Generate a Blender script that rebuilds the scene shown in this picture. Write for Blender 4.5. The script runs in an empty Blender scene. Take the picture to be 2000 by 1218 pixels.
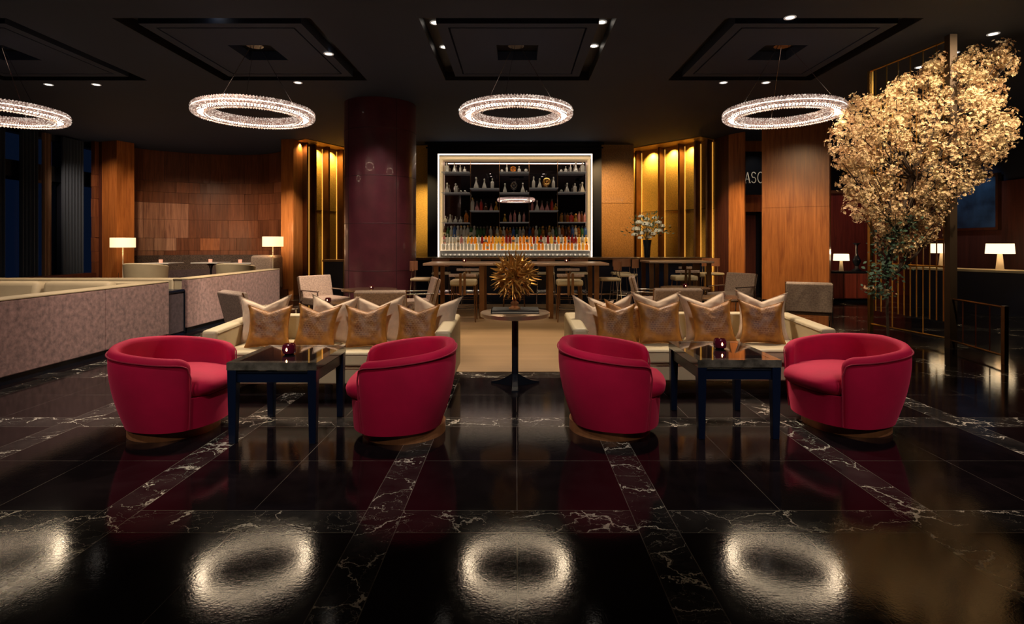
import bpy, bmesh, math, random
from math import sin, cos, pi, radians as R, atan2, sqrt, exp
from mathutils import Vector, Matrix, noise
random.seed(7)
S = bpy.context.scene
C = S.collection
# ------------------------------------------------------------------ camera, world, exposure
F = 1075.0; CX = 1008.0; HY = 475.0; CH = 1.45
cam = bpy.data.cameras.new('camera'); camo = bpy.data.objects.new('camera', cam); C.objects.link(camo)
camo.location = (0, 0, CH); camo.rotation_euler = (pi/2, 0, 0)
cam.sensor_width = 36; cam.lens = F/2000*36
cam.shift_x = -(CX-1000)/2000; cam.shift_y = -(609-HY)/2000
cam.clip_end = 200
S.camera = camo
w = bpy.data.worlds.new('night'); S.world = w; w.use_nodes = True
w.node_tree.nodes['Background'].inputs[0].default_value = (0.15, 0.35, 1.0, 1)
w.node_tree.nodes['Background'].inputs[1].default_value = 0.011
S.view_settings.view_transform = 'Standard'; S.view_settings.look = 'None'
S.view_settings.exposure = 0.0; S.view_settings.gamma = 1.0
S.view_settings.use_curve_mapping = False
cy = S.cycles
cy.use_denoising = True
cy.max_bounces = 6; cy.diffuse_bounces = 3; cy.glossy_bounces = 4; cy.transmission_bounces = 5; cy.transparent_max_bounces = 8
cy.sample_clamp_indirect = 3.0; cy.caustics_reflective = False; cy.caustics_refractive = False
cy.blur_glossy = 0.5

def X(px, d): return (px-CX)*d/F
def Z(py, d): return CH+(HY-py)*d/F

WARM = (1.0, 0.62, 0.32); SOFT = (1.0, 0.80, 0.60); NEUT = (1.0, 0.92, 0.84)
def spot(loc, target, power, angle=60, blend=0.6, col=SOFT, size=0.06):
    l = bpy.data.lights.new('spot', 'SPOT'); l.energy = power; l.color = col
    l.spot_size = R(angle); l.spot_blend = blend; l.shadow_soft_size = size
    o = bpy.data.objects.new('spot', l); C.objects.link(o); o.location = loc
    o.rotation_euler = (Vector(target)-Vector(loc)).to_track_quat('-Z', 'Y').to_euler()
    return o
def point(loc, power, col=WARM, size=0.05):
    l = bpy.data.lights.new('bulb', 'POINT'); l.energy = power; l.color = col; l.shadow_soft_size = size
    o = bpy.data.objects.new('bulb', l); C.objects.link(o); o.location = loc
    return o
def area(loc, target, power, sx, sy, col=WARM):
    l = bpy.data.lights.new('strip_light', 'AREA'); l.energy = power; l.color = col; l.shape = 'RECTANGLE'; l.size = sx; l.size_y = sy
    o = bpy.data.objects.new('strip_light', l); C.objects.link(o); o.location = loc
    o.rotation_euler = (Vector(target)-Vector(loc)).to_track_quat('-Z', 'Y').to_euler()
    return o
CEIL = 4.35
# ceiling downlights plus added unseen spots: (x, y), aim point, watts, cone
for (x, y, tx, ty, tz, p, a, c) in [
    (-1.17, 7.6, -1.75, 5.5, .4, 170, 46, SOFT), (-1.2, 8.8, -0.2, 7.6, 0, 115, 50, SOFT),
    (1.17, 7.6, 1.85, 5.6, .4, 170, 46, SOFT), (1.2, 8.8, .2, 7.6, 0, 115, 50, SOFT),
    (-3.93, 7.2, -2.6, 5.4, .4, 150, 44, SOFT), (3.95, 7.2, 3.0, 5.4, .4, 110, 44, SOFT),
    (-3.3, 9.65, -5.0, 10.5, .4, 170, 60, SOFT), (-2.85, 8.4, -2.4, 8.6, .5, 80, 50, SOFT),
    (3.65, 9.65, 3.2, 9.2, .5, 100, 56, SOFT), (4.4, 9.65, 5.8, 12.5, 1.5, 120, 50, WARM),
    (-0.6, 1.6, -0.9, 4.3, .4, 62, 46, NEUT), (0.6, 1.6, .8, 4.3, .4, 55, 46, NEUT),  # unseen spots above the view, added to light the red chairs
    (-3.4, 1.8, -2.9, 4.3, .4, 55, 44, NEUT), (3.4, 1.8, 2.8, 4.4, .4, 50, 44, (1, .86, .86)),
    (-3.2, 3.6, -5.2, 5.6, .5, 150, 70, (1, .84, .74)), (-3.3, 6.6, -5.3, 8.0, .5, 120, 64, (1, .84, .7)), (-3.3, 9.0, -5.3, 10.6, .5, 130, 60, SOFT),
    (5.0, 5.6, 5.8, 7.8, 2.6, 430, 62, (1, .78, .48)), (6.9, 5.9, 6.0, 8.0, 3.0, 260, 70, (1, .78, .48)), (4.3, 8.0, 5.4, 8.2, 2.8, 120, 80, (1, .78, .48)),
]:
    spot((x, y, CEIL-0.03), (tx, ty, tz), p*(1.1 if tz > 2 else 4.3), a, .7, c, .05)

# ------------------------------------------------------------------ helpers
class MB:
    def __init__(s): s.v = []; s.f = []; s.m = []; s.uv = None; s.col = None
    def add(s, vs, fs, mi=0):
        b = len(s.v); s.v += [tuple(v) for v in vs]
        s.f += [tuple(b+i for i in f) for f in fs]; s.m += [mi]*len(fs)
        return s
    def box(s, x0, x1, y0, y1, z0, z1, mi=0, rz=0, c=(0, 0), tilt=None):
        vs = [Vector((x, y, z)) for z in (z0, z1) for y in (y0, y1) for x in (x0, x1)]
        if tilt is not None:
            m, piv = tilt; vs = [m @ (v-Vector(piv))+Vector(piv) for v in vs]
        if rz:
            m = Matrix.Rotation(rz, 3, 'Z'); cc = Vector((c[0], c[1], 0)); vs = [m @ (v-cc)+cc for v in vs]
        return s.add(vs, [(0, 2, 3, 1), (4, 5, 7, 6), (0, 1, 5, 4), (2, 6, 7, 3), (0, 4, 6, 2), (1, 3, 7, 5)], mi)
    def lathe(s, prof, n=24, c=(0, 0, 0), mi=0, caps=True):
        b = []
        for r, z in prof:
            for k in range(n):
                a = 2*pi*k/n; b.append((c[0]+r*cos(a), c[1]+r*sin(a), c[2]+z))
        fs = []
        for i in range(len(prof)-1):
            for k in range(n):
                k2 = (k+1) % n
                fs.append((i*n+k, i*n+k2, (i+1)*n+k2, (i+1)*n+k))
        if caps:
            if prof[0][0] > 1e-5: fs.append(tuple(range(n))[::-1])
            if prof[-1][0] > 1e-5: fs.append(tuple((len(prof)-1)*n+k for k in range(n)))
        return s.add(b, fs, mi)
    def tube(s, pts, r, n=8, mi=0, closed=False):
        pts = [Vector(p) for p in pts]; N = len(pts)
        rs = r if isinstance(r, (list, tuple)) else [r]*N
        b = []; up = Vector((0, 0, 1)); prev = None
        for i, p in enumerate(pts):
            if closed: t = pts[(i+1) % N]-pts[(i-1) % N]
            else: t = pts[min(i+1, N-1)]-pts[max(i-1, 0)]
            t.normalize()
            if prev is None:
                a = t.cross(up)
                if a.length < .05: a = t.cross(Vector((1, 0, 0)))
            else: a = prev-t*prev.dot(t)
            a.normalize(); prev = a; c = t.cross(a)
            for k in range(n):
                an = 2*pi*k/n; b.append(p+(a*cos(an)+c*sin(an))*rs[i])
        fs = []
        M = N if closed else N-1
        for i in range(M):
            j = (i+1) % N
            for k in range(n):
                k2 = (k+1) % n; fs.append((i*n+k, i*n+k2, j*n+k2, j*n+k))
        if not closed:
            fs.append(tuple(range(n))[::-1]); fs.append(tuple((N-1)*n+k for k in range(n)))
        return s.add(b, fs, mi)
    def grid(s, fn, nu, nv, mi=0, cu=False, flip=False):
        vs = [fn(i/nu, j/nv) for j in range(nv+1) for i in range(nu+(0 if cu else 1))]
        W = nu if cu else nu+1; fs = []
        for j in range(nv):
            for i in range(nu):
                i2 = (i+1) % W
                q = (j*W+i, j*W+i2, (j+1)*W+i2, (j+1)*W+i)
                fs.append(q[::-1] if flip else q)
        return s.add(vs, fs, mi)
    def prism(s, poly, z0, z1, mi=0):
        n = len(poly)
        vs = [(x, y, z0) for x, y in poly]+[(x, y, z1) for x, y in poly]
        fs = [tuple(range(n))[::-1], tuple(range(n, 2*n))]+[(i, (i+1) % n, n+(i+1) % n, n+i) for i in range(n)]
        return s.add(vs, fs, mi)

def ob(name, mb, mats, parent=None, bevel=0, smooth=True, loc=None, rz=0, seg=2, subd=0, label=None, kind=None):
    me = bpy.data.meshes.new(name); me.from_pydata(mb.v, [], mb.f)
    if not isinstance(mats, (list, tuple)): mats = [mats]
    for m in mats: me.materials.append(m)
    me.polygons.foreach_set('material_index', mb.m)
    if mb.uv:
        ul = me.uv_layers.new(name='UVMap'); k = 0
        for p in me.polygons:
            for li in p.loop_indices:
                ul.data[li].uv = mb.uv[me.loops[li].vertex_index]
    if mb.col:
        ca = me.color_attributes.new('Col', 'FLOAT_COLOR', 'CORNER')
        for p in me.polygons:
            for li in p.loop_indices: ca.data[li].color = mb.col[p.index]
    bm = bmesh.new(); bm.from_mesh(me); bmesh.ops.recalc_face_normals(bm, faces=bm.faces); bm.to_mesh(me); bm.free()
    if smooth:
        me.polygons.foreach_set('use_smooth', [True]*len(me.polygons))
        try: me.set_sharp_from_angle(angle=R(38))
        except Exception: pass
    o = bpy.data.objects.new(name, me); C.objects.link(o)
    if parent: o.parent = parent
    if loc: o.location = loc
    if rz: o.rotation_euler = (0, 0, rz)
    if bevel:
        b = o.modifiers.new('bevel', 'BEVEL'); b.width = bevel; b.segments = seg; b.limit_method = 'ANGLE'; b.angle_limit = R(40); b.harden_normals = False
    if subd:
        b = o.modifiers.new('sub', 'SUBSURF'); b.levels = subd; b.render_levels = subd
    if label: o['label'] = label
    if kind: o['kind'] = kind
    return o
def tag(o, label, cat, group=None, kind=None):
    o['label'] = label; o['category'] = cat
    if group: o['group'] = group
    if kind: o['kind'] = kind
    return o
def thing(name, label, cat, loc=(0, 0, 0), rz=0, group=None):
    o = bpy.data.objects.new(name, None); C.objects.link(o); o.empty_display_size = .1
    o.location = loc; o.rotation_euler = (0, 0, rz)
    return tag(o, label, cat, group)
def struct(name, mb, mats, bevel=0, smooth=False, loc=None, rz=0, parent=None):
    o = ob(name, mb, mats, parent, bevel, smooth, loc, rz)
    if not parent: o['kind'] = 'structure'
    return o
def kids(o): return [c for c in bpy.data.objects if c.parent == o]
def dup(root, loc, rz=0, label=None, group=None, scale=None):
    r = root.copy(); C.objects.link(r); r.location = loc; r.rotation_euler = (0, 0, rz)
    if scale: r.scale = scale
    if label: r['label'] = label
    if group: r['group'] = group
    for ch in kids(root):
        c = ch.copy(); C.objects.link(c); c.parent = r
        for g in kids(ch):
            d = g.copy(); C.objects.link(d); d.parent = c
    return r

# ------------------------------------------------------------------ materials
def newmat(name):
    m = bpy.data.materials.new(name); m.use_nodes = True
    nt = m.node_tree; b = nt.nodes['Principled BSDF']
    return m, nt, b
def mth(nt, op, a, b=None, c=None, clamp=False):
    n = nt.nodes.new('ShaderNodeMath'); n.operation = op; n.use_clamp = clamp
    for i, v in enumerate((a, b, c)):
        if v is None: continue
        if isinstance(v, (int, float)): n.inputs[i].default_value = v
        else: nt.links.new(v, n.inputs[i])
    return n.outputs[0]
def mixc(nt, f, a, b, mode='MIX'):
    n = nt.nodes.new('ShaderNodeMix'); n.data_type = 'RGBA'; n.blend_type = mode
    for i, v in ((0, f), (6, a), (7, b)):
        if isinstance(v, (int, float)): n.inputs[i].default_value = v
        elif isinstance(v, tuple): n.inputs[i].default_value = (*v[:3], 1)
        else: nt.links.new(v, n.inputs[i])
    return n.outputs[2]
def tex(nt, kind, vec=None, **kw):
    n = nt.nodes.new('ShaderNodeTex'+kind)
    for k, v in kw.items():
        if hasattr(n, k): setattr(n, k, v)
        else: n.inputs[k].default_value = v
    if vec is not None: nt.links.new(vec, n.inputs['Vector'])
    return n
def coords(nt, which='Object', scale=None):
    n = nt.nodes.new('ShaderNodeTexCoord'); o = n.outputs[which]
    if scale:
        m = nt.nodes.new('ShaderNodeMapping'); m.inputs['Scale'].default_value = scale; nt.links.new(o, m.inputs[0]); o = m.outputs[0]
    return o
def bump(nt, b, h, strength=.3, dist=.01):
    n = nt.nodes.new('ShaderNodeBump'); n.inputs['Strength'].default_value = strength; n.inputs['Distance'].default_value = dist
    nt.links.new(h, n.inputs['Height']); nt.links.new(n.outputs[0], b.inputs['Normal'])
def ramp(nt, fac, stops):
    n = nt.nodes.new('ShaderNodeValToRGB'); nt.links.new(fac, n.inputs[0]); e = n.color_ramp.elements
    while len(e) < len(stops): e.new(.5)
    for i, (p, c) in enumerate(stops): e[i].position = p; e[i].color = (*c, 1)
    return n.outputs[0]
def mat(name, col, rough=.5, metal=0., sheen=0., coat=0., trans=0., emis=None, es=0., ior=1.5, var=None, bmp=None, spec=None, sheentint=None, scale=(1, 1, 1), alpha=1):
    m, nt, b = newmat(name)
    b.inputs['Base Color'].default_value = (*col, 1); b.inputs['Roughness'].default_value = rough
    b.inputs['Metallic'].default_value = metal; b.inputs['IOR'].default_value = ior
    b.inputs['Sheen Weight'].default_value = sheen; b.inputs['Coat Weight'].default_value = coat
    b.inputs['Transmission Weight'].default_value = trans
    if sheentint: b.inputs['Sheen Tint'].default_value = (*sheentint, 1)
    if spec is not None: b.inputs['Specular IOR Level'].default_value = spec
    if emis: b.inputs['Emission Color'].default_value = (*emis, 1); b.inputs['Emission Strength'].default_value = es
    b.inputs['Alpha'].default_value = alpha
    if var:
        sc, amt = var
        t = tex(nt, 'Noise', coords(nt, scale=scale), Scale=sc, Detail=5.0, Roughness=.6)
        f = ramp(nt, t.outputs[0], [(.3, tuple(c*(1-amt) for c in col)), (.7, tuple(min(1, c*(1+amt)) for c in col))])
        nt.links.new(f, b.inputs['Base Color'])
    if bmp:
        t = tex(nt, 'Noise', coords(nt, scale=scale), Scale=bmp[0], Detail=3.0)
        bump(nt, b, t.outputs[0], bmp[1], .01)
    return m

def wood(name, dark, light, rough=.35, scale=(14, 14, .9), coat=.2, colattr=False, seams=None):
    m, nt, b = newmat(name)
    v = coords(nt, scale=scale)
    n1 = tex(nt, 'Noise', v, Scale=1.5, Detail=6.0, Roughness=.65, Distortion=.6)
    n2 = tex(nt, 'Noise', coords(nt, scale=(scale[0]*6, scale[1]*6, scale[2]*2)), Scale=1.3, Detail=3.0)
    f = mth(nt, 'ADD', mth(nt, 'MULTIPLY', n1.outputs[0], .75), mth(nt, 'MULTIPLY', n2.outputs[0], .25))
    c = ramp(nt, f, [(.35, dark), (.65, light)])
    if colattr:
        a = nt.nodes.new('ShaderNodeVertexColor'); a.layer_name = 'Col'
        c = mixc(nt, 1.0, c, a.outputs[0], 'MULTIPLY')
    nt.links.new(c, b.inputs['Base Color'])
    b.inputs['Roughness'].default_value = rough; b.inputs['Coat Weight'].default_value = coat; b.inputs['Coat Roughness'].default_value = .25
    bump(nt, b, n2.outputs[0], .08, .004)
    return m

M = {}
def floor_mat():
    m, nt, b = newmat('black_marble_floor')
    co = coords(nt)
    sp = nt.nodes.new('ShaderNodeSeparateXYZ'); nt.links.new(co, sp.inputs[0])
    a = mth(nt, 'PINGPONG', mth(nt, 'ADD', sp.outputs[0], -0.72+14.3), .715)
    c = mth(nt, 'PINGPONG', mth(nt, 'ADD', sp.outputs[1], -2.875+15.95), .7975)
    sx = mth(nt, 'LESS_THAN', a, .1); sy = mth(nt, 'LESS_THAN', c, .115)
    strip = mth(nt, 'MAXIMUM', sx, sy)
    def near(v, t, w): return mth(nt, 'LESS_THAN', mth(nt, 'ABSOLUTE', mth(nt, 'SUBTRACT', v, t)), w)
    nsx = mth(nt, 'SUBTRACT', 1, sx); nsy = mth(nt, 'SUBTRACT', 1, sy)
    j = mth(nt, 'MAXIMUM', mth(nt, 'MAXIMUM', near(a, .1, .0022), mth(nt, 'MULTIPLY', near(c, .115, .0022), nsx)),
            mth(nt, 'MAXIMUM', mth(nt, 'MULTIPLY', mth(nt, 'GREATER_THAN', a, .7133), nsy), mth(nt, 'MULTIPLY', mth(nt, 'GREATER_THAN', c, .7955), nsx)))
    # veins
    dn = tex(nt, 'Noise', co, Scale=2.2, Detail=6.0, Roughness=.62)
    vm = nt.nodes.new('ShaderNodeVectorMath'); vm.operation = 'MULTIPLY_ADD'
    nt.links.new(dn.outputs['Color'], vm.inputs[0]); vm.inputs[1].default_value = (.55, .55, .55); nt.links.new(co, vm.inputs[2])
    mp = nt.nodes.new('ShaderNodeMapping'); nt.links.new(vm.outputs[0], mp.inputs[0]); mp.inputs['Rotation'].default_value = (0, 0, .6); mp.inputs['Scale'].default_value = (1, 2.0, 1)
    v1 = tex(nt, 'Voronoi', mp.outputs[0], feature='DISTANCE_TO_EDGE', Scale=2.1)
    v2 = tex(nt, 'Voronoi', mp.outputs[0], feature='DISTANCE_TO_EDGE', Scale=6.5)
    wn = tex(nt, 'Noise', co, Scale=3.1, Detail=3.0)
    w1 = mth(nt, 'MULTIPLY', mth(nt, 'SUBTRACT', wn.outputs[0], .40, clamp=True), .10)
    vein1 = mth(nt, 'LESS_THAN', v1.outputs['Distance'], w1)
    w2 = mth(nt, 'MULTIPLY', mth(nt, 'SUBTRACT', wn.outputs[0], .44, clamp=True), .10)
    vein2 = mth(nt, 'MULTIPLY', mth(nt, 'LESS_THAN', v2.outputs['Distance'], w2), .35)
    brk = tex(nt, 'Noise', co, Scale=40.0, Detail=2.0)
    vein = mth(nt, 'MULTIPLY', mth(nt, 'MAXIMUM', vein1, vein2), mth(nt, 'MULTIPLY', brk.outputs[0], 1.5, clamp=True))
    cl = tex(nt, 'Noise', co, Scale=5.0, Detail=8.0, Roughness=.7)
    tile = ramp(nt, cl.outputs[0], [(.3, (.0035, .0022, .003)), (.75, (.011, .007, .008))])
    sbase = ramp(nt, cl.outputs[0], [(.35, (.008, .0075, .008)), (.75, (.035, .030, .028))])
    sc = mixc(nt, vein, sbase, (.62, .56, .46))
    col = mixc(nt, strip, tile, sc)
    col = mixc(nt, mth(nt, 'MULTIPLY', j, mth(nt, 'MULTIPLY_ADD', wn.outputs[0], 1.4, -.2, clamp=True)), col, (.20, .17, .14))
    nt.links.new(col, b.inputs['Base Color'])
    rn = tex(nt, 'Noise', co, Scale=26.0, Detail=5.0, Roughness=.7)
    rr = mth(nt, 'MULTIPLY_ADD', rn.outputs[0], .09, .03)
    nt.links.new(rr, b.inputs['Roughness'])
    b.inputs['IOR'].default_value = 1.29
    hh = mth(nt, 'ADD', mth(nt, 'MULTIPLY', rn.outputs[0], .5), mth(nt, 'MULTIPLY', tex(nt, 'Noise', co, Scale=90.0, Detail=2.0).outputs[0], .35))
    bump(nt, b, hh, .13, .003)
    return m
M['floor'] = floor_mat()
def plank_mat():
    m, nt, b = newmat('oak_planks')
    co = coords(nt)
    br = tex(nt, 'Brick', co, Scale=1.0)
    br.inputs['Brick Width'].default_value = 1.6; br.inputs['Row Height'].default_value = .12; br.inputs['Mortar Size'].default_value = .0015
    br.inputs['Color1'].default_value = (.29, .175, .085, 1); br.inputs['Color2'].default_value = (.20, .12, .055, 1); br.inputs['Mortar'].default_value = (.10, .06, .03, 1)
    n = tex(nt, 'Noise', coords(nt, scale=(1.5, 30, 1)), Scale=1.2, Detail=6.0)
    c = mixc(nt, mth(nt, 'MULTIPLY', n.outputs[0], .55), br.outputs[0], (.34, .22, .11))
    nt.links.new(c, b.inputs['Base Color']); b.inputs['Roughness'].default_value = .42
    return m
M['plank'] = plank_mat()
M['ceiling'] = mat('charcoal_ceiling', (.013, .027, .068), .8, var=(.6, .12))
M['groove'] = mat('black_groove', (.004, .004, .005), .5)
M['red'] = mat('crimson_velvet', (.42, .001, .040), .75, sheen=.4, sheentint=(1, .12, .22), var=(3.0, .16), bmp=(60, .05), spec=.25)
M['redpipe'] = mat('crimson_piping', (.30, .001, .028), .7, sheen=.3, sheentint=(1, .2, .3))
M['brassbase'] = mat('brushed_bronze_plinth', (.55, .24, .10), .38, .55, var=(20, .15), scale=(1, 1, .1))
M['cream'] = mat('cream_leather', (.50, .41, .25), .5, var=(2, .08), bmp=(40, .06))
M['creamdk'] = mat('cream_piping', (.24, .18, .10), .6)
M['pillow'] = mat('oatmeal_velvet', (.64, .48, .34), .8, sheen=.3, var=(9, .15), bmp=(14, .25))
M['banq'] = mat('mauve_taupe_velvet', (.19, .105, .092), .85, sheen=.25, sheentint=(1, .85, .8), var=(16, .55), bmp=(30, .3))
M['banqin'] = mat('pale_cream_upholstery', (.46, .36, .22), .6, var=(2, .1))
M['grey'] = mat('taupe_tweed', (.30, .215, .165), .8, var=(45, .35), bmp=(80, .2))
M['dark'] = mat('dark_plum_fabric', (.06, .04, .045), .8, var=(20, .3))
M['pattern'] = mat('dark_patterned_fabric', (.075, .055, .045), .8, var=(38, .8))
M['black'] = mat('black_lacquer', (.005, .007, .012), .25)
M['navy'] = mat('midnight_blue_lacquer', (.003, .007, .022), .28)
M['navywall'] = mat('midnight_wall', (.006, .010, .024), .6)
M['bronze'] = mat('aged_bronze', (.27, .15, .075), .34, 1, var=(3, .2))
M['darkmetal'] = mat('dark_bronze_post', (.07, .045, .03), .45, .6)
M['gold'] = mat('polished_gold_metal', (.75, .45, .12), .3, 1)
M['goldwall'] = mat('gold_leaf_panel', (.70, .43, .09), .42, .4, var=(30, .22), bmp=(50, .08))
M['burl'] = mat('burl_veneer', (.40, .20, .06), .35, .15, var=(34, .35), coat=.3)
M['chrome'] = mat('polished_steel', (.6, .58, .55), .15, 1)
M['leather'] = mat('oxblood_leather', (.075, .016, .026), .34, var=(3, .25), bmp=(14, .12), coat=.25)
M['seam'] = mat('dark_seam', (.02, .006, .008), .6)
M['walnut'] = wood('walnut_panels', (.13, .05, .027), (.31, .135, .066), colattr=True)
M['pillar'] = wood('orange_walnut', (.24, .075, .018), (.50, .19, .05), scale=(10, 10, .7))
M['redwood'] = wood('red_mahogany', (.10, .016, .012), (.22, .045, .03), scale=(8, 8, .6))
M['darkwood'] = wood('dark_mahogany', (.04, .012, .010), (.10, .03, .02), scale=(8, 8, .6))
M['mirror'] = mat('smoked_mirror', (.42, .36, .38), .015, 1)
M['glass'] = mat('clear_glass', (.9, .93, .93), .02, trans=1, ior=1.45)
M['winglass'] = mat('night_window_glass', (.8, .9, 1), .0, trans=1, ior=1.3)
M['acrylic'] = mat('clear_acrylic_edge', (.085, .075, .06), .06, coat=1, ior=1.6, var=(12, .6))
M['tabletop'] = mat('black_glass_top', (.012, .009, .010), .05, coat=1, ior=1.7)
M['shelf'] = mat('lit_glass_shelf', (.16, .15, .15), .08, emis=(1, .86, .72), es=.05)
M['led'] = mat('led_strip', (1, .85, .7), .5, emis=(1, .80, .62), es=2.6)
M['ledstep'] = mat('lit_display_step', (1, .85, .7), .5, emis=(1, .76, .50), es=.5)
M['ledgold'] = mat('warm_led_line', (1, .6, .2), .5, emis=(1, .50, .08), es=.9)
M['shade'] = mat('linen_lampshade', (.8, .7, .5), .8, emis=(1, .66, .34), es=1.5)
M['shadewhite'] = mat('white_lampshade', (.8, .75, .6), .8, emis=(1, .76, .46), es=1.9)
M['ceramic'] = mat('pale_stone', (.60, .50, .36), .4)
M['lens'] = mat('downlight_lens', (1, 1, 1), .5, emis=(1, .88, .74), es=5)
M['canister'] = mat('downlight_reflector', (.5, .48, .44), .35, .8, emis=(1, .9, .78), es=.25)
M['votive'] = mat('dark_ruby_glass', (.09, .006, .02), .08, coat=1)
M['pinkvotive'] = mat('pink_frosted_votive', (.5, .2, .16), .3, emis=(1, .45, .25), es=.7)
M['flame'] = mat('candle_flame', (1, .6, .2), .5, emis=(1, .55, .2), es=14)
M['whitetop'] = mat('white_marble_top', (.62, .58, .52), .2)
M['antler'] = mat('gilt_branches', (.62, .34, .09), .32, .7, var=(8, .4))
M['bark'] = mat('grey_brown_bark', (.07, .045, .035), .9)
M['leaf'] = mat('dark_green_leaf', (.03, .085, .055), .6, var=(9, .5))
M['deskglow'] = mat('pale_stone_desktop', (.62, .52, .34), .3)
M['canvas'] = mat('dark_blue_painting', (.016, .042, .085), .35, var=(2.5, .7))
M['book'] = mat('black_book_cover', (.006, .006, .008), .6)
M['pages'] = mat('book_pages', (.25, .22, .18), .8)

def croc():
    m, nt, b = newmat('gold_embossed_velvet')
    uv = coords(nt, 'UV')
    n = tex(nt, 'Noise', uv, Scale=5.0, Detail=4.0)
    vm = nt.nodes.new('ShaderNodeVectorMath'); vm.operation = 'MULTIPLY_ADD'
    nt.links.new(n.outputs['Color'], vm.inputs[0]); vm.inputs[1].default_value = (.035, .035, 0); nt.links.new(uv, vm.inputs[2])
    br = tex(nt, 'Brick', vm.outputs[0], Scale=1.0)
    br.offset = .5; br.inputs['Brick Width'].default_value = .075; br.inputs['Row Height'].default_value = .055
    br.inputs['Mortar Size'].default_value = .0045; br.inputs['Mortar Smooth'].default_value = .3
    sp = nt.nodes.new('ShaderNodeSeparateXYZ'); nt.links.new(uv, sp.inputs[0])
    dx = mth(nt, 'ABSOLUTE', mth(nt, 'SUBTRACT', sp.outputs[0], .5))
    msk = mth(nt, 'MULTIPLY', mth(nt, 'SUBTRACT', 1, mth(nt, 'MULTIPLY', mth(nt, 'SUBTRACT', dx, .22, clamp=True), 12), clamp=True),
              mth(nt, 'MULTIPLY', mth(nt, 'SUBTRACT', sp.outputs[1], .16, clamp=True), 8, clamp=True))
    f = mth(nt, 'MULTIPLY', br.outputs['Fac'], msk)
    n3 = tex(nt, 'Noise', uv, Scale=3.5, Detail=4.0)
    base = ramp(nt, n3.outputs[0], [(.3, (.17, .055, .012)), (.7, (.60, .26, .04))])
    dk = mixc(nt, mth(nt, 'MULTIPLY', msk, .5), base, (.12, .04, .02))
    c = mixc(nt, f, dk, (.50, .27, .12))
    nt.links.new(c, b.inputs['Base Color']); b.inputs['Roughness'].default_value = .5; b.inputs['Sheen Weight'].default_value = .12; b.inputs['Sheen Tint'].default_value = (1, .6, .2, 1)
    bump(nt, b, mth(nt, 'ADD', f, n3.outputs[0]), .5, .01)
    return m
M['croc'] = croc()
def petal_mat(name, a, c, tr=.35):
    m, nt, b = newmat(name)
    n = tex(nt, 'Noise', coords(nt), Scale=6.0, Detail=3.0)
    nt.links.new(ramp(nt, n.outputs[0], [(.35, a), (.65, c)]), b.inputs['Base Color'])
    b.inputs['Roughness'].default_value = .7
    b.inputs['Subsurface Weight'].default_value = 0
    return m
M['petal'] = petal_mat('pink_cream_petals', (.70, .44, .26), (.88, .69, .42))
M['rose'] = petal_mat('white_rose_petals', (.78, .72, .52), (.85, .82, .68))
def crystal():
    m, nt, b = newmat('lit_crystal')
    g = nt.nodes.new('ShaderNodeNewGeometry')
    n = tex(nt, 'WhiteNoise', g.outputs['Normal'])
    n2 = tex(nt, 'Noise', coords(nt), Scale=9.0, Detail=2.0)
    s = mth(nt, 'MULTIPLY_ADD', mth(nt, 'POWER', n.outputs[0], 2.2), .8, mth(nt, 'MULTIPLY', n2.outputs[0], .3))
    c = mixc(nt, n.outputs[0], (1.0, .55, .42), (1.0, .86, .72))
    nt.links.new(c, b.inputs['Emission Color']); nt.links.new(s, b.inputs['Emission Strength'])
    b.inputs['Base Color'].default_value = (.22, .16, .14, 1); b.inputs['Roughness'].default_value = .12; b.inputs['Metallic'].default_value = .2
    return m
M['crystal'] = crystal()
M['ringled'] = mat('chandelier_led_band', (1, .9, .8), .5, emis=(1, .82, .68), es=1.8)
M['ringdown'] = mat('chandelier_downlight_band', (1, .9, .8), .5, emis=(1, .78, .52), es=44)
M['ringcore'] = mat('chandelier_inner_band', (.2, .1, .08), .3, .8, emis=(1, .5, .35), es=.25)

# ------------------------------------------------------------------ floor and ceiling
fm = MB(); fm.add([(-12.6, -3, 0), (11.2, -3, 0), (11.2, 19, 0), (-12.6, 19, 0)], [(0, 1, 2, 3)])
struct('floor', fm, M['floor'])
fm = MB().box(-3.3, 3.3, 6.2, 13.1, -.02, .006)
struct('trim_1', fm, M['plank'])
fm = MB().prism([(-12.3, 12.6), (-6.9, 12.6), (-6.35, 15.2), (-6.35, 19), (-12.3, 19)], -.02, .18)
struct('trim_2', fm, M['darkwood'])

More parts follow.
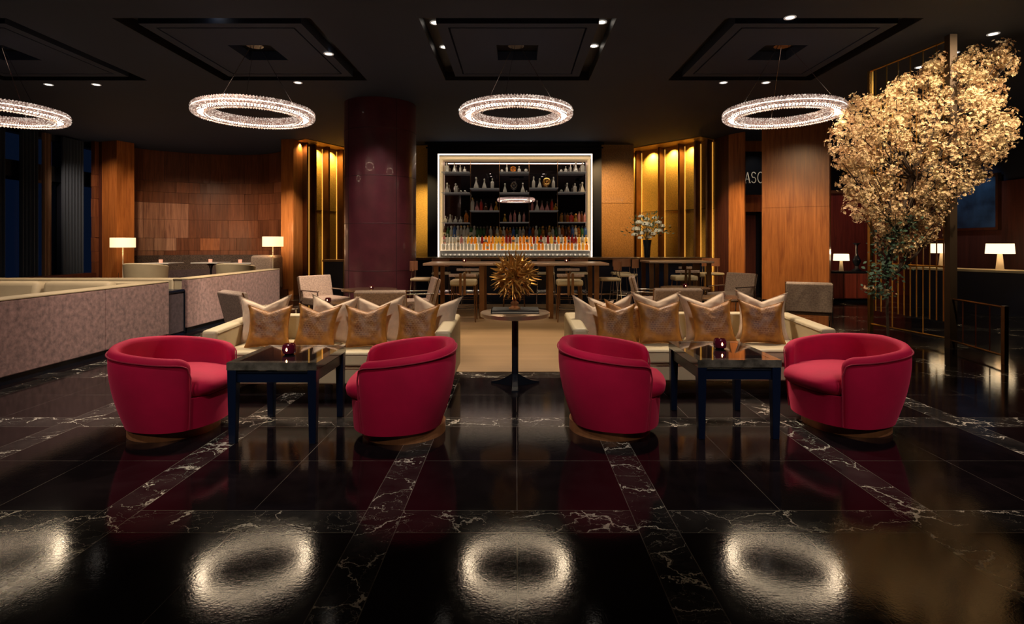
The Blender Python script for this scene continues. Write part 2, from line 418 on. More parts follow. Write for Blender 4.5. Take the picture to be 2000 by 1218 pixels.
def rect_holes(mb, x0, x1, y0, y1, z, holes, mi=0, th=.1):
    xs = sorted(set([x0, x1]+[h[0] for h in holes]+[h[1] for h in holes]))
    ys = sorted(set([y0, y1]+[h[2] for h in holes]+[h[3] for h in holes]))
    for i in range(len(xs)-1):
        for j in range(len(ys)-1):
            cx, cyy = (xs[i]+xs[i+1])/2, (ys[j]+ys[j+1])/2
            if any(h[0] < cx < h[1] and h[2] < cyy < h[3] for h in holes): continue
            mb.box(xs[i], xs[i+1], ys[j], ys[j+1], z, z+th, mi)
COF = [(-7.85, 8.45), (-3.93, 8.45), (0.02, 8.45), (3.98, 8.45)]
cw, cd = 1.28, 1.36
mb = MB(); rect_holes(mb, -12.6, 11.2, -3, 19, CEIL, [(x-cw, x+cw, y-cd, y+cd) for x, y in COF], 0, .16)
for x, y in COF:
    mb.box(x-cw-.05, x+cw+.05, y-cd-.05, y+cd+.05, CEIL+.16, CEIL+.18, 1)
    gi = .20
    X0, X1, Y0, Y1 = x-cw+gi, x+cw-gi, y-cd+gi, y+cd-gi
    rect_holes(mb, X0, X1, Y0, Y1, CEIL+.01, [(X0+.14, X1-.14, Y0+.14, Y1-.14)], 0, .14)
    rect_holes(mb, X0+.165, X1-.165, Y0+.165, Y1-.165, CEIL+.01, [(x-.31, x+.31, y-.36, y+.30)], 0, .14)
for f_ in range(len(mb.m)): pass
struct('ceiling', mb, [M['ceiling'], M['groove']])
# black sides of the grooves
g = MB()
for x, y in COF:
    for s in (-1, 1):
        g.box(x+s*cw-.004, x+s*cw+.004, y-cd, y+cd, CEIL+.002, CEIL+.16)
        g.box(x-cw, x+cw, y+s*cd-.004, y+s*cd+.004, CEIL+.002, CEIL+.16)
struct('trim_3', g, M['groove'])

# ------------------------------------------------------------------ walls
def wallseg(mb, a, b, z0, z1, th=.12, mi=0):
    a = Vector(a); b = Vector(b); t = (b-a).normalized(); n = Vector((-t.y, t.x))*th
    mb.prism([tuple(a), tuple(b), tuple(b+n), tuple(a+n)], z0, z1, mi)
# curved walnut wall with veneer panels
arc = [(-11.95, 15.6), (-11.75, 16.4), (-11.2, 17.2), (-10.2, 17.85), (-9.2, 18.05), (-8.3, 17.95), (-7.5, 17.45), (-6.7, 16.6)]
def arcpt(t):
    n = len(arc)-1; s = t*n; i = min(int(s), n-1); f = s-i
    p0 = Vector(arc[max(i-1, 0)]); p1 = Vector(arc[i]); p2 = Vector(arc[i+1]); p3 = Vector(arc[min(i+2, n)])
    return .5*((2*p1)+(-p0+p2)*f+(2*p0-5*p1+4*p2-p3)*f*f+(-p0+3*p1-3*p2+p3)*f**3)
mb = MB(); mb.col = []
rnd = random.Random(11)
NC = 13
rows = [.18, .92, 1.22, 1.62, 2.2, 2.72, 3.06, 3.4, 4.35]
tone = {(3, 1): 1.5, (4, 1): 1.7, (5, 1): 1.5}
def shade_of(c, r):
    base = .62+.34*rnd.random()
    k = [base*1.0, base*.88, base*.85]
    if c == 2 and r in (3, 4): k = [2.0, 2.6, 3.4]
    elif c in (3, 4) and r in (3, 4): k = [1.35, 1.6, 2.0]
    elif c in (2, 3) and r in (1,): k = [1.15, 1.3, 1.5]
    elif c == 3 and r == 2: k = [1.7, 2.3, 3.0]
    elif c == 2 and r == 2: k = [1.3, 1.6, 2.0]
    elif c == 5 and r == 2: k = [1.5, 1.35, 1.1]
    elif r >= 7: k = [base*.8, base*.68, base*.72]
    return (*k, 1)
for c in range(NC):
    for r in range(len(rows)-1):
        if r in (1, 3, 5) and rnd.random() < .0: continue
        off = .5/NC if r in (2, 6) else 0
        t0, t1 = c/NC+off, (c+1)/NC+off
        t0 = min(1, t0); t1 = min(1, t1)
        if c == 0 and off:
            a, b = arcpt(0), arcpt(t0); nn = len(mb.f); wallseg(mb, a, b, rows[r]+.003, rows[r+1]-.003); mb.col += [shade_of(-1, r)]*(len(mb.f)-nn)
        if t1-t0 < .01: continue
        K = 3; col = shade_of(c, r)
        dpt = rnd.choice([0, .006, .012])
        for k in range(K):
            a = arcpt(t0+(t1-t0)*k/K); b = arcpt(t0+(t1-t0)*(k+1)/K)
            tt = (b-a).normalized(); nrm = Vector((tt.y, -tt.x))
            if k == 0: a = a+tt*.003
            if k == K-1: b = b-tt*.003
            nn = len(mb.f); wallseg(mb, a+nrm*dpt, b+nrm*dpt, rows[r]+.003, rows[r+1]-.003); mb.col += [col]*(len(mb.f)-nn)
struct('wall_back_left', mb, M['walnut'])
mb = MB()
for k in range(14): wallseg(mb, arcpt(k/14)+Vector((0, .13)), arcpt((k+1)/14)+Vector((0, .13)), 0, CEIL, .1)
struct('wall_back_left_core', mb, M['black'])
# wood pilasters
def pilaster(name, px0, px1, d0, d1, z1=CEIL, m='pillar', th=.5):
    a = Vector((X(px0, d0), d0)); b = Vector((X(px1, d1), d1))
    mb = MB(); wallseg(mb, a, b, 0, z1, th)
    return struct(name, mb, M[m])
pilaster('wall_pilaster_left', 549, 573, 15.35, 15.3)
pilaster('wall_pilaster_window', 199, 228, 15.7, 15.5)
pilaster('wall_pilaster_dark', 186, 199, 15.75, 15.7, m='darkwood')
pilaster('wall_pilaster_right', 1423, 1454, 14.7, 14.3, th=.04)
# big wood pillar on the right
mb = MB(); a = Vector((X(1488, 13.3), 13.3)); b = Vector((X(1620, 12.55), 12.55)); wallseg(mb, a, b, 0, CEIL, .8)
p_ = struct('wall_pillar', mb, M['pillar'])
mb = MB(); wallseg(mb, a+Vector((0, -.006)), b+Vector((0, -.006)), 2.3, 2.303, .006); wallseg(mb, a+Vector((0.0, -.012)), b+Vector((.0, -.012)), 0, .1, .012)
struct('baseboard_pillar', mb, M['black'])
# gold recess walls
def seg_between(px, A, B):
    # point on segment A-B seen along ray px
    k = (px-CX)/F
    ax, ay = A; bx, by = B
    t = (k*ay-ax)/((bx-ax)-k*(by-ay)); return Vector((ax+(bx-ax)*t, ay+(by-ay)*t))
LA, LB = (X(573, 15.6), 15.6), (X(680, 17.4), 17.4)
RA, RB = (X(1237, 17.5), 17.5), (X(1395, 15.3), 15.3)
mb = MB()
wallseg(mb, LA, LB, 0, CEIL, .12); wallseg(mb, LB, (-2.75, 17.4), 0, CEIL, .12)
struct('wall_gold_left', mb, M['goldwall'])
mb = MB(); wallseg(mb, RA, RB, 0, CEIL, .12); wallseg(mb, (3.45, 17.5), RA, 0, CEIL, .12)
struct('wall_gold_right', mb, M['goldwall'])
mb = MB(); wallseg(mb, RB, (X(1423, 14.7), 14.7), 0, CEIL, .12)
struct('wall_bronze_return', mb, M['darkwood'])
mb = MB()
mb.box(X(812, 16.3), X(836, 16.3), 16.3, 16.5, 0, CEIL)
struct('wall_burl_left', mb, M['goldwall'])
mb = MB(); mb.box(X(1174, 16.2), X(1238, 16.2), 16.2, 16.4, 0, 2.62); mb.box(X(1174, 16.2), X(1238, 16.2), 16.2, 16.4, 2.63, CEIL)
mb.box(X(1174, 16.2), X(1238, 16.2), 16.22, 16.4, 2.62, 2.63)
struct('wall_burl_right', mb, M['burl'])
# joints in the gold panels and gold soffits
mb = MB()
for A, B in ((LA, LB), (RA, RB)):
    a = Vector(A); b = Vector(B); t = (b-a).normalized(); n = Vector((t.y, -t.x))
    wallseg(mb, a+n*.006, b+n*.006, 2.42, 2.43, .006)
struct('trim_4', mb, M['black'])
mb = MB()
for pts in ([LA, LB, (LB[0]+.2, 16.7), (LA[0]+.5, 15.2)], [RA, RB, (RB[0]-.5, 14.9), (RA[0]-.2, 16.7)]):
    mb.prism(pts, CEIL-.02, CEIL-.004)
struct('trim_5', mb, M['goldwall'])
# fins: each a thing
def fin(px, A, B, label, led, depth=.26):
    p = seg_between(px, A, B); a = Vector(A); b = Vector(B); t = (b-a).normalized(); n = Vector((t.y, -t.x))
    rz = atan2(n.y, n.x)
    o = thing('wall_fin', label, 'wall fin', (p.x, p.y, 0), rz, 'vertical bronze fins in the gold recesses')
    ob('fin_panel', MB().box(.0, depth, -.028, .028, 0, CEIL-.03), M['bronze'], o, smooth=False)
    s = -1 if led > 0 else 1
    ob('light_line', MB().box(.0, .012, s*.034-.006, s*.034+.006, .25, CEIL-.08), M['ledgold'], o, smooth=False, label='glowing gold light line')
for px, l in ((589, 'bronze fin closest to the narrow wood pilaster, left gold recess'), (605, 'bronze fin second from the wood pilaster in left gold recess'), (631, 'bronze fin third from the wood pilaster in left gold recess'), (659, 'bronze fin just beside the oxblood leather column')):
    fin(px, LA, LB, l, 1)
for px, l in ((1252, 'slim fin beside the burl panel, behind the white bouquet'), (1297, 'bronze fin just right of the white bouquet'), (1336, 'bronze fin midway along the right gold recess'), (1367, 'bronze fin second from the dark end of right gold recess'), (1390, 'bronze fin at the dark end of right gold recess')):
    fin(px, RA, RB, l, -1)
# washers of the gold recesses
for px, A, B, pw in ((580, LA, LB, 30), (618, LA, LB, 34), (646, LA, LB, 34), (672, LA, LB, 30), (1245, RA, RB, 30), (1275, RA, RB, 40), (1316, RA, RB, 36), (1352, RA, RB, 26)):
    p = seg_between(px, A, B); a = Vector(A); b = Vector(B); t = (b-a).normalized(); n = Vector((t.y, -t.x))
    q = p+n*.13
    spot((q.x, q.y, CEIL-.08), (p.x+n.x*.10, p.y+n.y*.10, 1.0), pw*7, 125, 1.0, (1, .66, .26), .04)
p_ = spot((X(824, 13.5), 13.5, CEIL-.05), (X(824, 16.3), 16.4, 2.2), 800, 30, 1, (1, .66, .28))  # unseen spots added to wash burl, pilasters, pillar, column and walnut wall
p_ = spot((X(1206, 12.8), 12.8, CEIL-.05), (X(1206, 16.2), 16.3, 2.4), 950, 44, 1, (1, .62, .28))
spot((X(1360, 13.6), 13.2, CEIL-.05), (X(1438, 14.5), 14.5, 1.4), 520, 50, .8, (1, .66, .34))
spot((X(572, 12.2), 12.2, CEIL-.05), (X(561, 15.3), 15.3, 2.0), 1300, 26, 1, (1, .74, .52))
spot((X(1500, 9.6), 9.6, CEIL-.05), (X(1548, 12.9), 12.9, 1.5), 360, 58, 1, (1, .66, .36))
spot((X(740, 9.3), 9.3, CEIL-.05), (X(700, 10.4), 10.4, 1.4), 220, 80, .8, (1, .66, .6))
for t in (.2, .4, .6, .8):
    p = arcpt(t); spot((p.x+.5*(-9.2-p.x)/3, p.y-3.4, CEIL-.05), (p.x, p.y, 1.3), 290, 62, 1, (1, .66, .42))

for (x, y, tx, ty, tz, p) in [(-9.4, 12.6, -9.6, 14.2, .8, 700), (-7.0, 12.4, -7.2, 14.2, .8, 600), (-1.5, 9.3, -1.1, 10.8, .8, 170), (1.5, 9.3, 1.1, 10.8, .8, 170), (3.2, 10.8, 3.2, 12.3, .8, 150),
                              (-2.4, 8.9, -3.4, 10.6, .5, 120), (3.8, 9.0, 4.3, 10.8, .5, 130)]:
    spot((x, y, CEIL-.04), (tx, ty, tz), p, 62, .9, SOFT)  # added spots without fixtures, brightening alcove, stools and lounge seats
for (x, tx, p) in [(-2.6, -2.7, 260), (-.9, -.9, 220), (.9, .8, 260), (2.6, 2.7, 260)]:
    spot((x, -1.6, CEIL-.04), (tx, 4.2, .15), p, 22, .8, (1, .80, .66))  # unseen lights added behind the camera to brighten chairs and plinths
spot((-6.6, 9.2, CEIL-.04), (-8.4, 14.2, .85), 480, 32, .9, (1, .9, .72))  # extra spot without fixture, lifts the camera side of the barrel chairs
for (x, y, tx, ty) in [(-.6, 4.4, -1.8, 7.2), (.9, 4.6, 2.2, 7.6), (3.2, 5.4, 4.6, 8.4), (-2.2, 4.6, -3.4, 7.2)]:
    spot((x, y, CEIL-.04), (tx, ty, .75), 240, 26, .9, SOFT)  # extra spots without fixtures, lighten the lounge chair backs
# doorway with black sign, right of the gold recess
mb = MB(); mb.box(X(1454, 15.6), X(1500, 15.6), 15.6, 15.72, 2.75, CEIL); mb.box(X(1454, 15.6), X(1500, 15.6), 15.62, 15.72, 2.35, 2.75)
mb.box(X(1430, 15.6), X(1456, 15.6), 15.6, 15.72, 0, 2.75)
struct('wall_door_header', mb, M['pillar'])
mb = MB(); mb.box(X(1476, 15.9), X(1515, 15.9), 15.9, 15.95, 0, 2.4); mb.box(X(1450, 15.9), X(1476, 15.9), 15.9, 15.95, 0, 2.4, 1)
struct('door_1', mb, [M['black'], M['darkwood']])
sd = 15.0
spot((6.35, 14.1, CEIL-.04), (6.5, 15.0, 3.15), 40, 50, .8, SOFT)  # small unseen spot added so the sign letters read brighter
o = thing('wall_sign', 'black hanging sign with thin white capital letters above the doorway', 'sign', (X(1471, sd), sd, Z(380, sd)))
ob('sign_board', MB().box(-.26, .34, -.02, .02, 0, (380-296)*sd/F), M['black'], o, smooth=False)
def stroke(mb, pts, w=.008):
    for a, b in zip(pts, pts[1:]):
        a = Vector(a); b = Vector(b); t = (b-a).normalized(); n = Vector((-t.y, t.x))*w/2
        q = [a+n, b+n, b-n, a-n]
        mb.add([(v.x, -.026, v.y) for v in q]+[(v.x, -.02, v.y) for v in q], [(0, 1, 2, 3), (4, 5, 6, 7), (0, 1, 5, 4), (2, 3, 7, 6)])
lt = MB(); zb = (380-357)*sd/F; lh = .29
stroke(lt, [(-.23, zb), (-.165, zb+lh)], .012); stroke(lt, [(-.165, zb+lh), (-.10, zb)], .03); stroke(lt, [(-.205, zb+.1), (-.125, zb+.1)], .01)
stroke(lt, [(-.25, zb), (-.20, zb)], .01); stroke(lt, [(-.13, zb), (-.07, zb)], .01)
sp_ = [(.005+.055*cos(R(a)), zb+lh*.745+lh*.25*sin(R(a))) for a in range(20, 271, 25)]+[(.005+.058*cos(R(a)), zb+lh*.26+lh*.26*sin(R(a))) for a in range(90, -161, -25)]
LET = mat('white_letter', (.7, .68, .62), .5)
ob('letter', lt, LET, o, smooth=False)
lt = MB(); stroke(lt, sp_, .02); ob('letter', lt, LET, o, smooth=False); lt = MB()
stroke(lt, [(.19+.075*cos(R(a)), zb+lh*.5+lh*.5*sin(R(a))) for a in range(45, 316, 18)], .022)
stroke(lt, [(.245, zb+lh*.85), (.245, zb+lh*.6)], .01)
ob('letter', lt, LET, o, smooth=False)
# right back room
mb = MB(); mb.box(7.4, 11.2, 15.5, 15.7, 0, 2.85)
struct('wall_back_right', mb, M['redwood'])
mb = MB(); mb.box(7.4, 11.2, 15.4, 15.5, 2.85, 2.93); struct('trim_6', mb, M['bronze'])
mb = MB(); mb.box(6.0, 11.2, 16.3, 16.5, 0, CEIL); struct('wall_back_upper', mb, M['navywall'])
mb = MB(); mb.box(10.95, 11.2, -3, 16.5, 0, 2.85); mb.box(11.0, 11.2, -3, 16.5, 2.85, CEIL, 1); struct('wall_right', mb, [M['darkwood'], M['navywall']])
mb = MB(); mb.box(7.4, 8.1, 14.55, 14.65, 0, 2.2); struct('wall_wood_screen', mb, M['pillar'])
struct('wall_front', MB().box(-12.6, 11.2, -3.1, -3.0, 0, CEIL), M['navywall'])
# left window wall
mb = MB(); mb.box(-12.6, -12.35, -3, 19, 0, .45); mb.box(-12.6, -12.35, -3, 19, 3.1, 3.5); mb.box(-12.6, -12.35, -3, 19, 4.2, CEIL)
for y in (4, 6.2, 8.4, 10.6, 12.8, 15.1): mb.box(-12.6, -12.3, y-.16, y+.16, 0, CEIL)
struct('wall_left', mb, M['navywall'])
for i, y in enumerate((4, 6.2, 8.4, 10.6, 12.8)):
    o = thing('window_%d' % (i+1), '', ''); del o['label']; del o['category']; o['kind'] = 'structure'
    ob('window_pane', MB().box(-12.5, -12.47, y+.16, y+2.04+(.1 if i == 4 else 0), .45, 3.1), M['winglass'], o, smooth=False)
    f = MB(); 
    for yy in (y+.2, y+1.1, y+2.0): f.box(-12.47, -12.4, yy-.03, yy+.03, .45, 3.1)
    f.box(-12.47, -12.4, y+.16, y+2.04, .45, .53); f.box(-12.47, -12.4, y+.16, y+2.04, 3.02, 3.1)
    ob('window_frame', f, M['navy'], o, smooth=False)
# tall curtains at the windows
def curtain(y, w_, m, label, grp=None):
    mb = MB(); mb.grid(lambda u, v: (-12.15+.045*sin(u*w_*60), y-w_/2+w_*u, .2+(4.1)*v), int(w_*90), 1)
    mb.grid(lambda u, v: (-12.19+.045*sin(u*w_*60), y-w_/2+w_*u, .2+(4.1)*v), int(w_*90), 1)
    return tag(ob('curtain', mb, m), label, 'curtain', grp)
cm = mat('slate_blue_curtain', (.035, .055, .095), .8); cb = mat('beige_curtain', (.26, .17, .12), .8)
curtain(15.1, .7, cm, 'slate blue full height curtain beside the wood pilaster'); curtain(13.75, .5, cm, 'slate blue curtain hanging between two dark windows')
curtain(14.25, .22, cb, 'narrow warm beige curtain panel at dark window wall'); curtain(12.9, .4, cm, 'slate blue curtain at the left edge of the picture')
mb = MB(); mb.box(-12.3, -11.9, 12.6, 15.6, .18, .62); struct('trim_7', mb, M['darkwood'])

# ------------------------------------------------------------------ oxblood column
cd_ = 10.9+.7; cx_ = X(743.5, cd_-.0)
mb = MB(); R_ = .735
mb.lathe([(R_, 0), (R_, CEIL)], 64, caps=False)
o = struct('wall_column', mb, M['leather'], smooth=True, loc=(cx_, cd_, 0))
mb = MB()
for z in (.9, 1.85, 2.8, 3.75): mb.lathe([(R_+.001, z-.006), (R_+.004, z), (R_+.001, z+.006)], 64, caps=False)
for a in (-2.35, -.9): mb.box(R_-.002, R_+.003, -.006, .006, 0, CEIL, rz=a)
mb.lathe([(R_+.012, 0), (R_+.012, .1), (R_, .1)], 64, caps=False, mi=1)
struct('seam', mb, [M['seam'], M['black']], parent=o)

# ------------------------------------------------------------------ back bar
BD = 15.75; FX0, FX1 = X(855, BD), X(1157, BD); ZT, ZB = Z(300, BD), Z(501, BD)
OX0, OX1 = X(835, BD), X(1175, BD)
bb = thing('back_bar', 'tall black framed back bar with lit glass shelves and smoked mirror', 'back bar', (0, BD, 0))
f = MB(); f.box(OX0, FX0, 0, .9, 0, CEIL-.02); f.box(FX1, OX1, 0, .9, 0, CEIL-.02); f.box(FX0, FX1, 0, .9, ZT, CEIL-.02); f.box(FX0, FX1, 0.1, .9, 0, ZB-.0)
ob('frame', f, M['black'], bb, smooth=False)
f = MB(); f.box(OX0-.06, OX1+.06, -.06, .0, Z(283, BD), Z(278, BD)); f.box(OX0-.04, OX1+.04, -.04, .0, Z(290, BD), Z(287, BD))
ob('cornice', f, M['black'], bb, smooth=False)
ob('back_mirror', MB().box(FX0, FX1, .62, .66, ZB, ZT), M['mirror'], bb, smooth=False, label='smoked mirror back panel')
f = MB(); t = .034
f.box(FX0, FX1, -.005, .05, ZT-t, ZT-.002); f.box(FX0, FX0+t, -.005, .05, ZB, ZT-t); f.box(FX1-t, FX1, -.005, .05, ZB, ZT-t)
ob('light_strip', f, M['led'], bb, smooth=False, label='bright warm white light strip')
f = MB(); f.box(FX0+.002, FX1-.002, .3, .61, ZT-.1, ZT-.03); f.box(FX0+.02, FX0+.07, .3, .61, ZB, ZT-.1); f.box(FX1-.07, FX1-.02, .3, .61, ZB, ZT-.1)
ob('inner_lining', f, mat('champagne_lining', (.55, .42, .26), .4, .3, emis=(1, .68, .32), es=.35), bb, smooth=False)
def cpx(c): return 840+c/4.87
def cpy(c): return 270+c/4.87
SD = BD+.35
SHELF = [(112, 378, 322), (112, 378, 517), (112, 378, 802), (380, 657, 477), (380, 657, 688), (660, 942, 322), (660, 942, 517), (660, 942, 797), (944, 1218, 472), (944, 1218, 688), (1218, 1488, 322), (1218, 1488, 512), (1218, 1488, 797)]
for (a, b, z) in SHELF:
    ob('shelf', MB().box(X(cpx(a), SD), X(cpx(b), SD), .22, .56, Z(cpy(z), SD)-.014, Z(cpy(z), SD)), M['shelf'], bb, smooth=False)
f = MB()
for c in (379, 658, 943, 1218):
    f.box(X(cpx(c), SD)-.006, X(cpx(c), SD)+.006, .52, .56, ZB, ZT-.1)
ob('upright', f, M['bronze'], bb, smooth=False)
# lit steps for the bottles
zr = [Z(cpy(1062), BD+.2), Z(cpy(1002), BD+.33), Z(cpy(942), BD+.46)]
f = MB(); f.box(FX0+.05, FX1-.05, .12, .27, ZB-.1, zr[0]); f.box(FX0+.05, FX1-.05, .27, .40, ZB-.1, zr[1]); f.box(FX0+.05, FX1-.05, .40, .56, ZB-.1, zr[2])
ob('display_step', f, M['ledstep'], bb, smooth=False, label='glowing stepped bottle display')
ob('counter_riser', MB().box(FX0+.03, FX1-.03, .06, .12, ZB-.1, zr[0]-.02), mat('grey_steel_riser', (.38, .37, .35), .3, .4), bb, smooth=False)
ob('work_counter', MB().box(OX0, OX1, -.15, .12, ZB-.25, ZB-.02), M['whitetop'], bb, smooth=False)
area((0, BD-.02, ZT-.1), (0, BD+.6, 2.0), 13, 4.2, .05, (1, .82, .64))
area((0, BD-.10, ZB+.05), (0, BD+.4, 2.2), 3, 4.2, .05, (1, .82, .64))

# bottles
def gm(name, col, tr=.75, rough=.12, es=0.): return mat(name, col, rough, trans=tr, ior=1.4, emis=col if es else None, es=es)
BM = {'clear': mat('clear_crystal_bottle', (.80, .78, .70), .12, trans=.55, ior=1.4, coat=1), 'amber': gm('amber_spirit', (1.0, .33, .02), .85), 'honey': gm('honey_spirit', (1.0, .58, .08), .85),
      'green': gm('green_glass_bottle', (.06, .20, .06), .5), 'blue': gm('blue_glass_bottle', (.06, .16, .50), .5), 'red': gm('red_glass_bottle', (.55, .04, .03), .5),
      'brown': gm('dark_brown_glass_bottle', (.10, .03, .01), .3), 'pink': gm('pink_glass_bottle', (.7, .3, .3), .6)}
M['label'] = mat('paper_label', (.72, .62, .46), .6); M['cap'] = mat('dark_bottle_cap', (.05, .035, .03), .3); M['goldcap'] = mat('gold_bottle_cap', (.6, .36, .10), .3, 1)
PROF = {
 'cone': ([(.001, 0), (.058, 0), (.062, .012), (.05, .06), (.026, .13), (.013, .17), (.016, .195), (.001, .196)], [(.001, .194), (.012, .198), (.026, .222), (.018, .25), (.001, .256)]),
 'round': ([(.001, 0), (.045, 0), (.062, .03), (.062, .075), (.04, .12), (.015, .145), (.017, .17), (.001, .171)], [(.001, .169), (.012, .172), (.024, .19), (.024, .205), (.001, .222)]),
 'slim': ([(.001, 0), (.036, 0), (.038, .015), (.038, .13), (.03, .16), (.014, .19), (.016, .22), (.001, .221)], [(.001, .219), (.018, .222), (.022, .24), (.014, .262), (.001, .268)]),
 'square': ([(.001, 0), (.05, 0), (.052, .01), (.052, .14), (.04, .155), (.015, .165), (.017, .185), (.001, .186)], [(.001, .184), (.022, .188), (.024, .21), (.018, .23), (.001, .236)]),
 'wine': ([(.001, 0), (.036, 0), (.037, .01), (.037, .17), (.03, .20), (.013, .235), (.012, .28), (.001, .281)], [(.001, .255), (.0135, .255), (.0135, .29), (.001, .292)]),
}
protoB = {}
def bottle(kind, colr, loc, label, group, sc=1.0, lab=False):
    key = (kind, colr, lab)
    loc = tuple(loc)
    if key in protoB:
        return dup(protoB[key], loc, rnd.random()*6, label, group, (sc, sc, sc))
    pr, st = PROF[kind]; n = 4 if kind == 'square' else 14
    mb = MB(); mb.lathe(pr, n, caps=False)
    o = tag(ob('decanter' if colr == 'clear' and kind in ('cone', 'round', 'square', 'slim') else 'bottle', mb, BM[colr]), label, 'bottle', group); o.location = loc; o.scale = (sc, sc, sc)
    mb = MB(); mb.lathe(st, 12 if n != 4 else 4, caps=False)
    ob('stopper' if 'decanter' in o.name else 'cap', mb, BM['clear'] if 'decanter' in o.name else (M['goldcap'] if colr in ('honey', 'clear') else M['cap']), o)
    if lab:
        mb = MB(); r = pr[3][0]+.001; mb.lathe([(r, .045), (r, .125)], 14, caps=False); ob('paper_label', mb, M['label'], o)
    protoB[key] = o
    return o
def on_shelf(items, zc, where, grp):
    for (c, kind, colr, sc, what) in items:
        bottle(kind, colr, (X(cpx(c), SD), BD+.38, Z(cpy(zc), SD)), what+' on '+where, grp, sc)
def ball(c, zc, where, d=.05, colr='clear'):
    mb = MB(); mb.lathe([(.001, 0)]+[(d*sin(a*pi/10), d-d*cos(a*pi/10)) for a in range(1, 10)]+[(.001, 2*d)], 14, caps=False)
    tag(ob('crystal_ball', mb, BM[colr], loc=(X(cpx(c), SD), BD+.38, Z(cpy(zc), SD))), 'small clear glass ball on '+where, 'glass ball', 'glass balls on the back bar')
G1 = 'crystal decanters on the glass shelves'
on_shelf([(155, 'square', 'clear', 1.2, 'squared decanter'), (230, 'cone', 'clear', 1.05, 'widest conical decanter'), (285, 'slim', 'clear', .78, 'slim short decanter'), (327, 'round', 'clear', .72, 'smallest round decanter')], 320, 'the top left glass shelf', G1)
on_shelf([(160, 'cone', 'clear', 1.15, 'conical decanter'), (242, 'square', 'clear', 1.2, 'squared decanter')], 515, 'the second left glass shelf', G1)
ball(292, 515, 'second left shelf beside the squared decanter', .035); ball(330, 515, 'second left shelf at the shelf corner', .035)
on_shelf([(145, 'round', 'clear', .9, 'first round decanter from the lit edge'), (190, 'cone', 'clear', .95, 'conical decanter'), (240, 'round', 'clear', .82, 'lower round decanter'), (290, 'round', 'clear', .8, 'dusky round decanter beside the orange bottle'), (340, 'slim', 'amber', 1.35, 'tall orange bottle')], 800, 'the third left glass shelf', G1)
on_shelf([(437, 'cone', 'clear', 1.3, 'tall conical decanter'), (515, 'cone', 'clear', 1.12, 'wide conical decanter'), (592, 'square', 'clear', 1.25, 'squared decanter')], 475, 'the upper shelf left of centre', G1)
on_shelf([(402, 'wine', 'clear', 1.3, 'tallest slender bottle'), (445, 'cone', 'pink', 1.1, 'pink tinted conical bottle'), (485, 'wine', 'red', 1.15, 'red bottle'), (528, 'round', 'brown', 1.0, 'squat brown bottle'), (580, 'cone', 'pink', .85, 'small pink tinted bottle'), (627, 'cone', 'honey', 1.05, 'honey coloured conical bottle')], 686, 'the lower shelf left of centre', 'bottles on the glass shelves')
ball(683, 320, 'top centre shelf, its outer left corner', .04); ball(912, 320, 'top centre shelf, its outer right corner', .05)
on_shelf([(730, 'slim', 'clear', .85, 'slim square shouldered decanter'), (847, 'round', 'clear', .82, 'rounded decanter')], 320, 'the top centre glass shelf', G1)
def disc(c, zc, r, m, label, stem):
    o = thing('round_ornament', label, 'ornament', (X(cpx(c), SD), BD+.38, Z(cpy(zc), SD)))
    mb = MB(); mb.tube([(r*.75*cos(a*pi/12), 0, stem+r+r*.75*sin(a*pi/12)) for a in range(24)], r*.25, 8, closed=True); ob('ring', mb, m, o)
    mb = MB(); mb.lathe([(.045, 0), (.045, .012), (.008, .02), (.008, stem+.02), (.001, stem+.03)], 14); ob('stand', mb, M['chrome'], o)
    mb = MB(); mb.lathe([(.001, -r*.35), (r*.35, 0), (.001, r*.35)], 12, c=(0, 0, stem+r)); ob('centre', mb, m, o)
disc(790, 320, .085, BM['amber'], 'glowing orange ring shaped decanter on the top centre shelf', .01)
disc(797, 515, .10, M['chrome'], 'silver round ornament on a slender stem on the middle centre shelf', .12)
disc(1110, 470, .115, M['gold'], 'gilt round ornament on a foot on shelf right of centre', .07)
on_shelf([(712, 'cone', 'clear', 1.1, 'left of the pair of conical decanters'), (882, 'cone', 'clear', 1.15, 'right of the pair of conical decanters')], 515, 'the middle centre glass shelf', G1)
ball(918, 515, 'middle centre shelf beside the conical decanter', .03)
on_shelf([(710, 'cone', 'honey', .95, 'squat conical bottle'), (765, 'wine', 'pink', 1.0, 'slender pale bottle next to the squat one'), (805, 'wine', 'pink', 1.15, 'tallest pale bottle'), (850, 'wine', 'clear', 1.0, 'slender clear bottle second from the shelf end'), (893, 'wine', 'pink', 1.02, 'slender pale bottle at the shelf end')], 795, 'the lowest centre shelf', 'bottles on the glass shelves')
on_shelf([(985, 'slim', 'clear', 1.25, 'tall slim decanter'), (1043, 'cone', 'clear', 1.1, 'conical decanter beside the gilt ornament'), (1175, 'slim', 'clear', 1.2, 'slim decanter at the shelf end')], 470, 'the upper shelf right of centre', G1)
on_shelf([(972, 'wine', 'pink', 1.0, 'first pink bottle'), (1018, 'cone', 'clear', 1.2, 'pale conical bottle'), (1065, 'cone', 'pink', 1.15, 'pink conical bottle'), (1115, 'cone', 'pink', 1.05, 'shorter pink conical bottle'), (1160, 'wine', 'red', 1.15, 'dark red bottle'), (1195, 'round', 'honey', .95, 'round honey bottle')], 686, 'the lower shelf right of centre', 'bottles on the glass shelves')
ball(1248, 320, 'top right shelf at its inner corner', .04)
on_shelf([(1292, 'round', 'clear', .78, 'short round decanter'), (1338, 'slim', 'clear', .85, 'slim decanter'), (1388, 'cone', 'clear', 1.15, 'wide conical decanter'), (1452, 'square', 'clear', 1.25, 'tall squared decanter')], 320, 'the top right glass shelf', G1)
ball(1250, 512, 'second right shelf at its inner corner', .04)
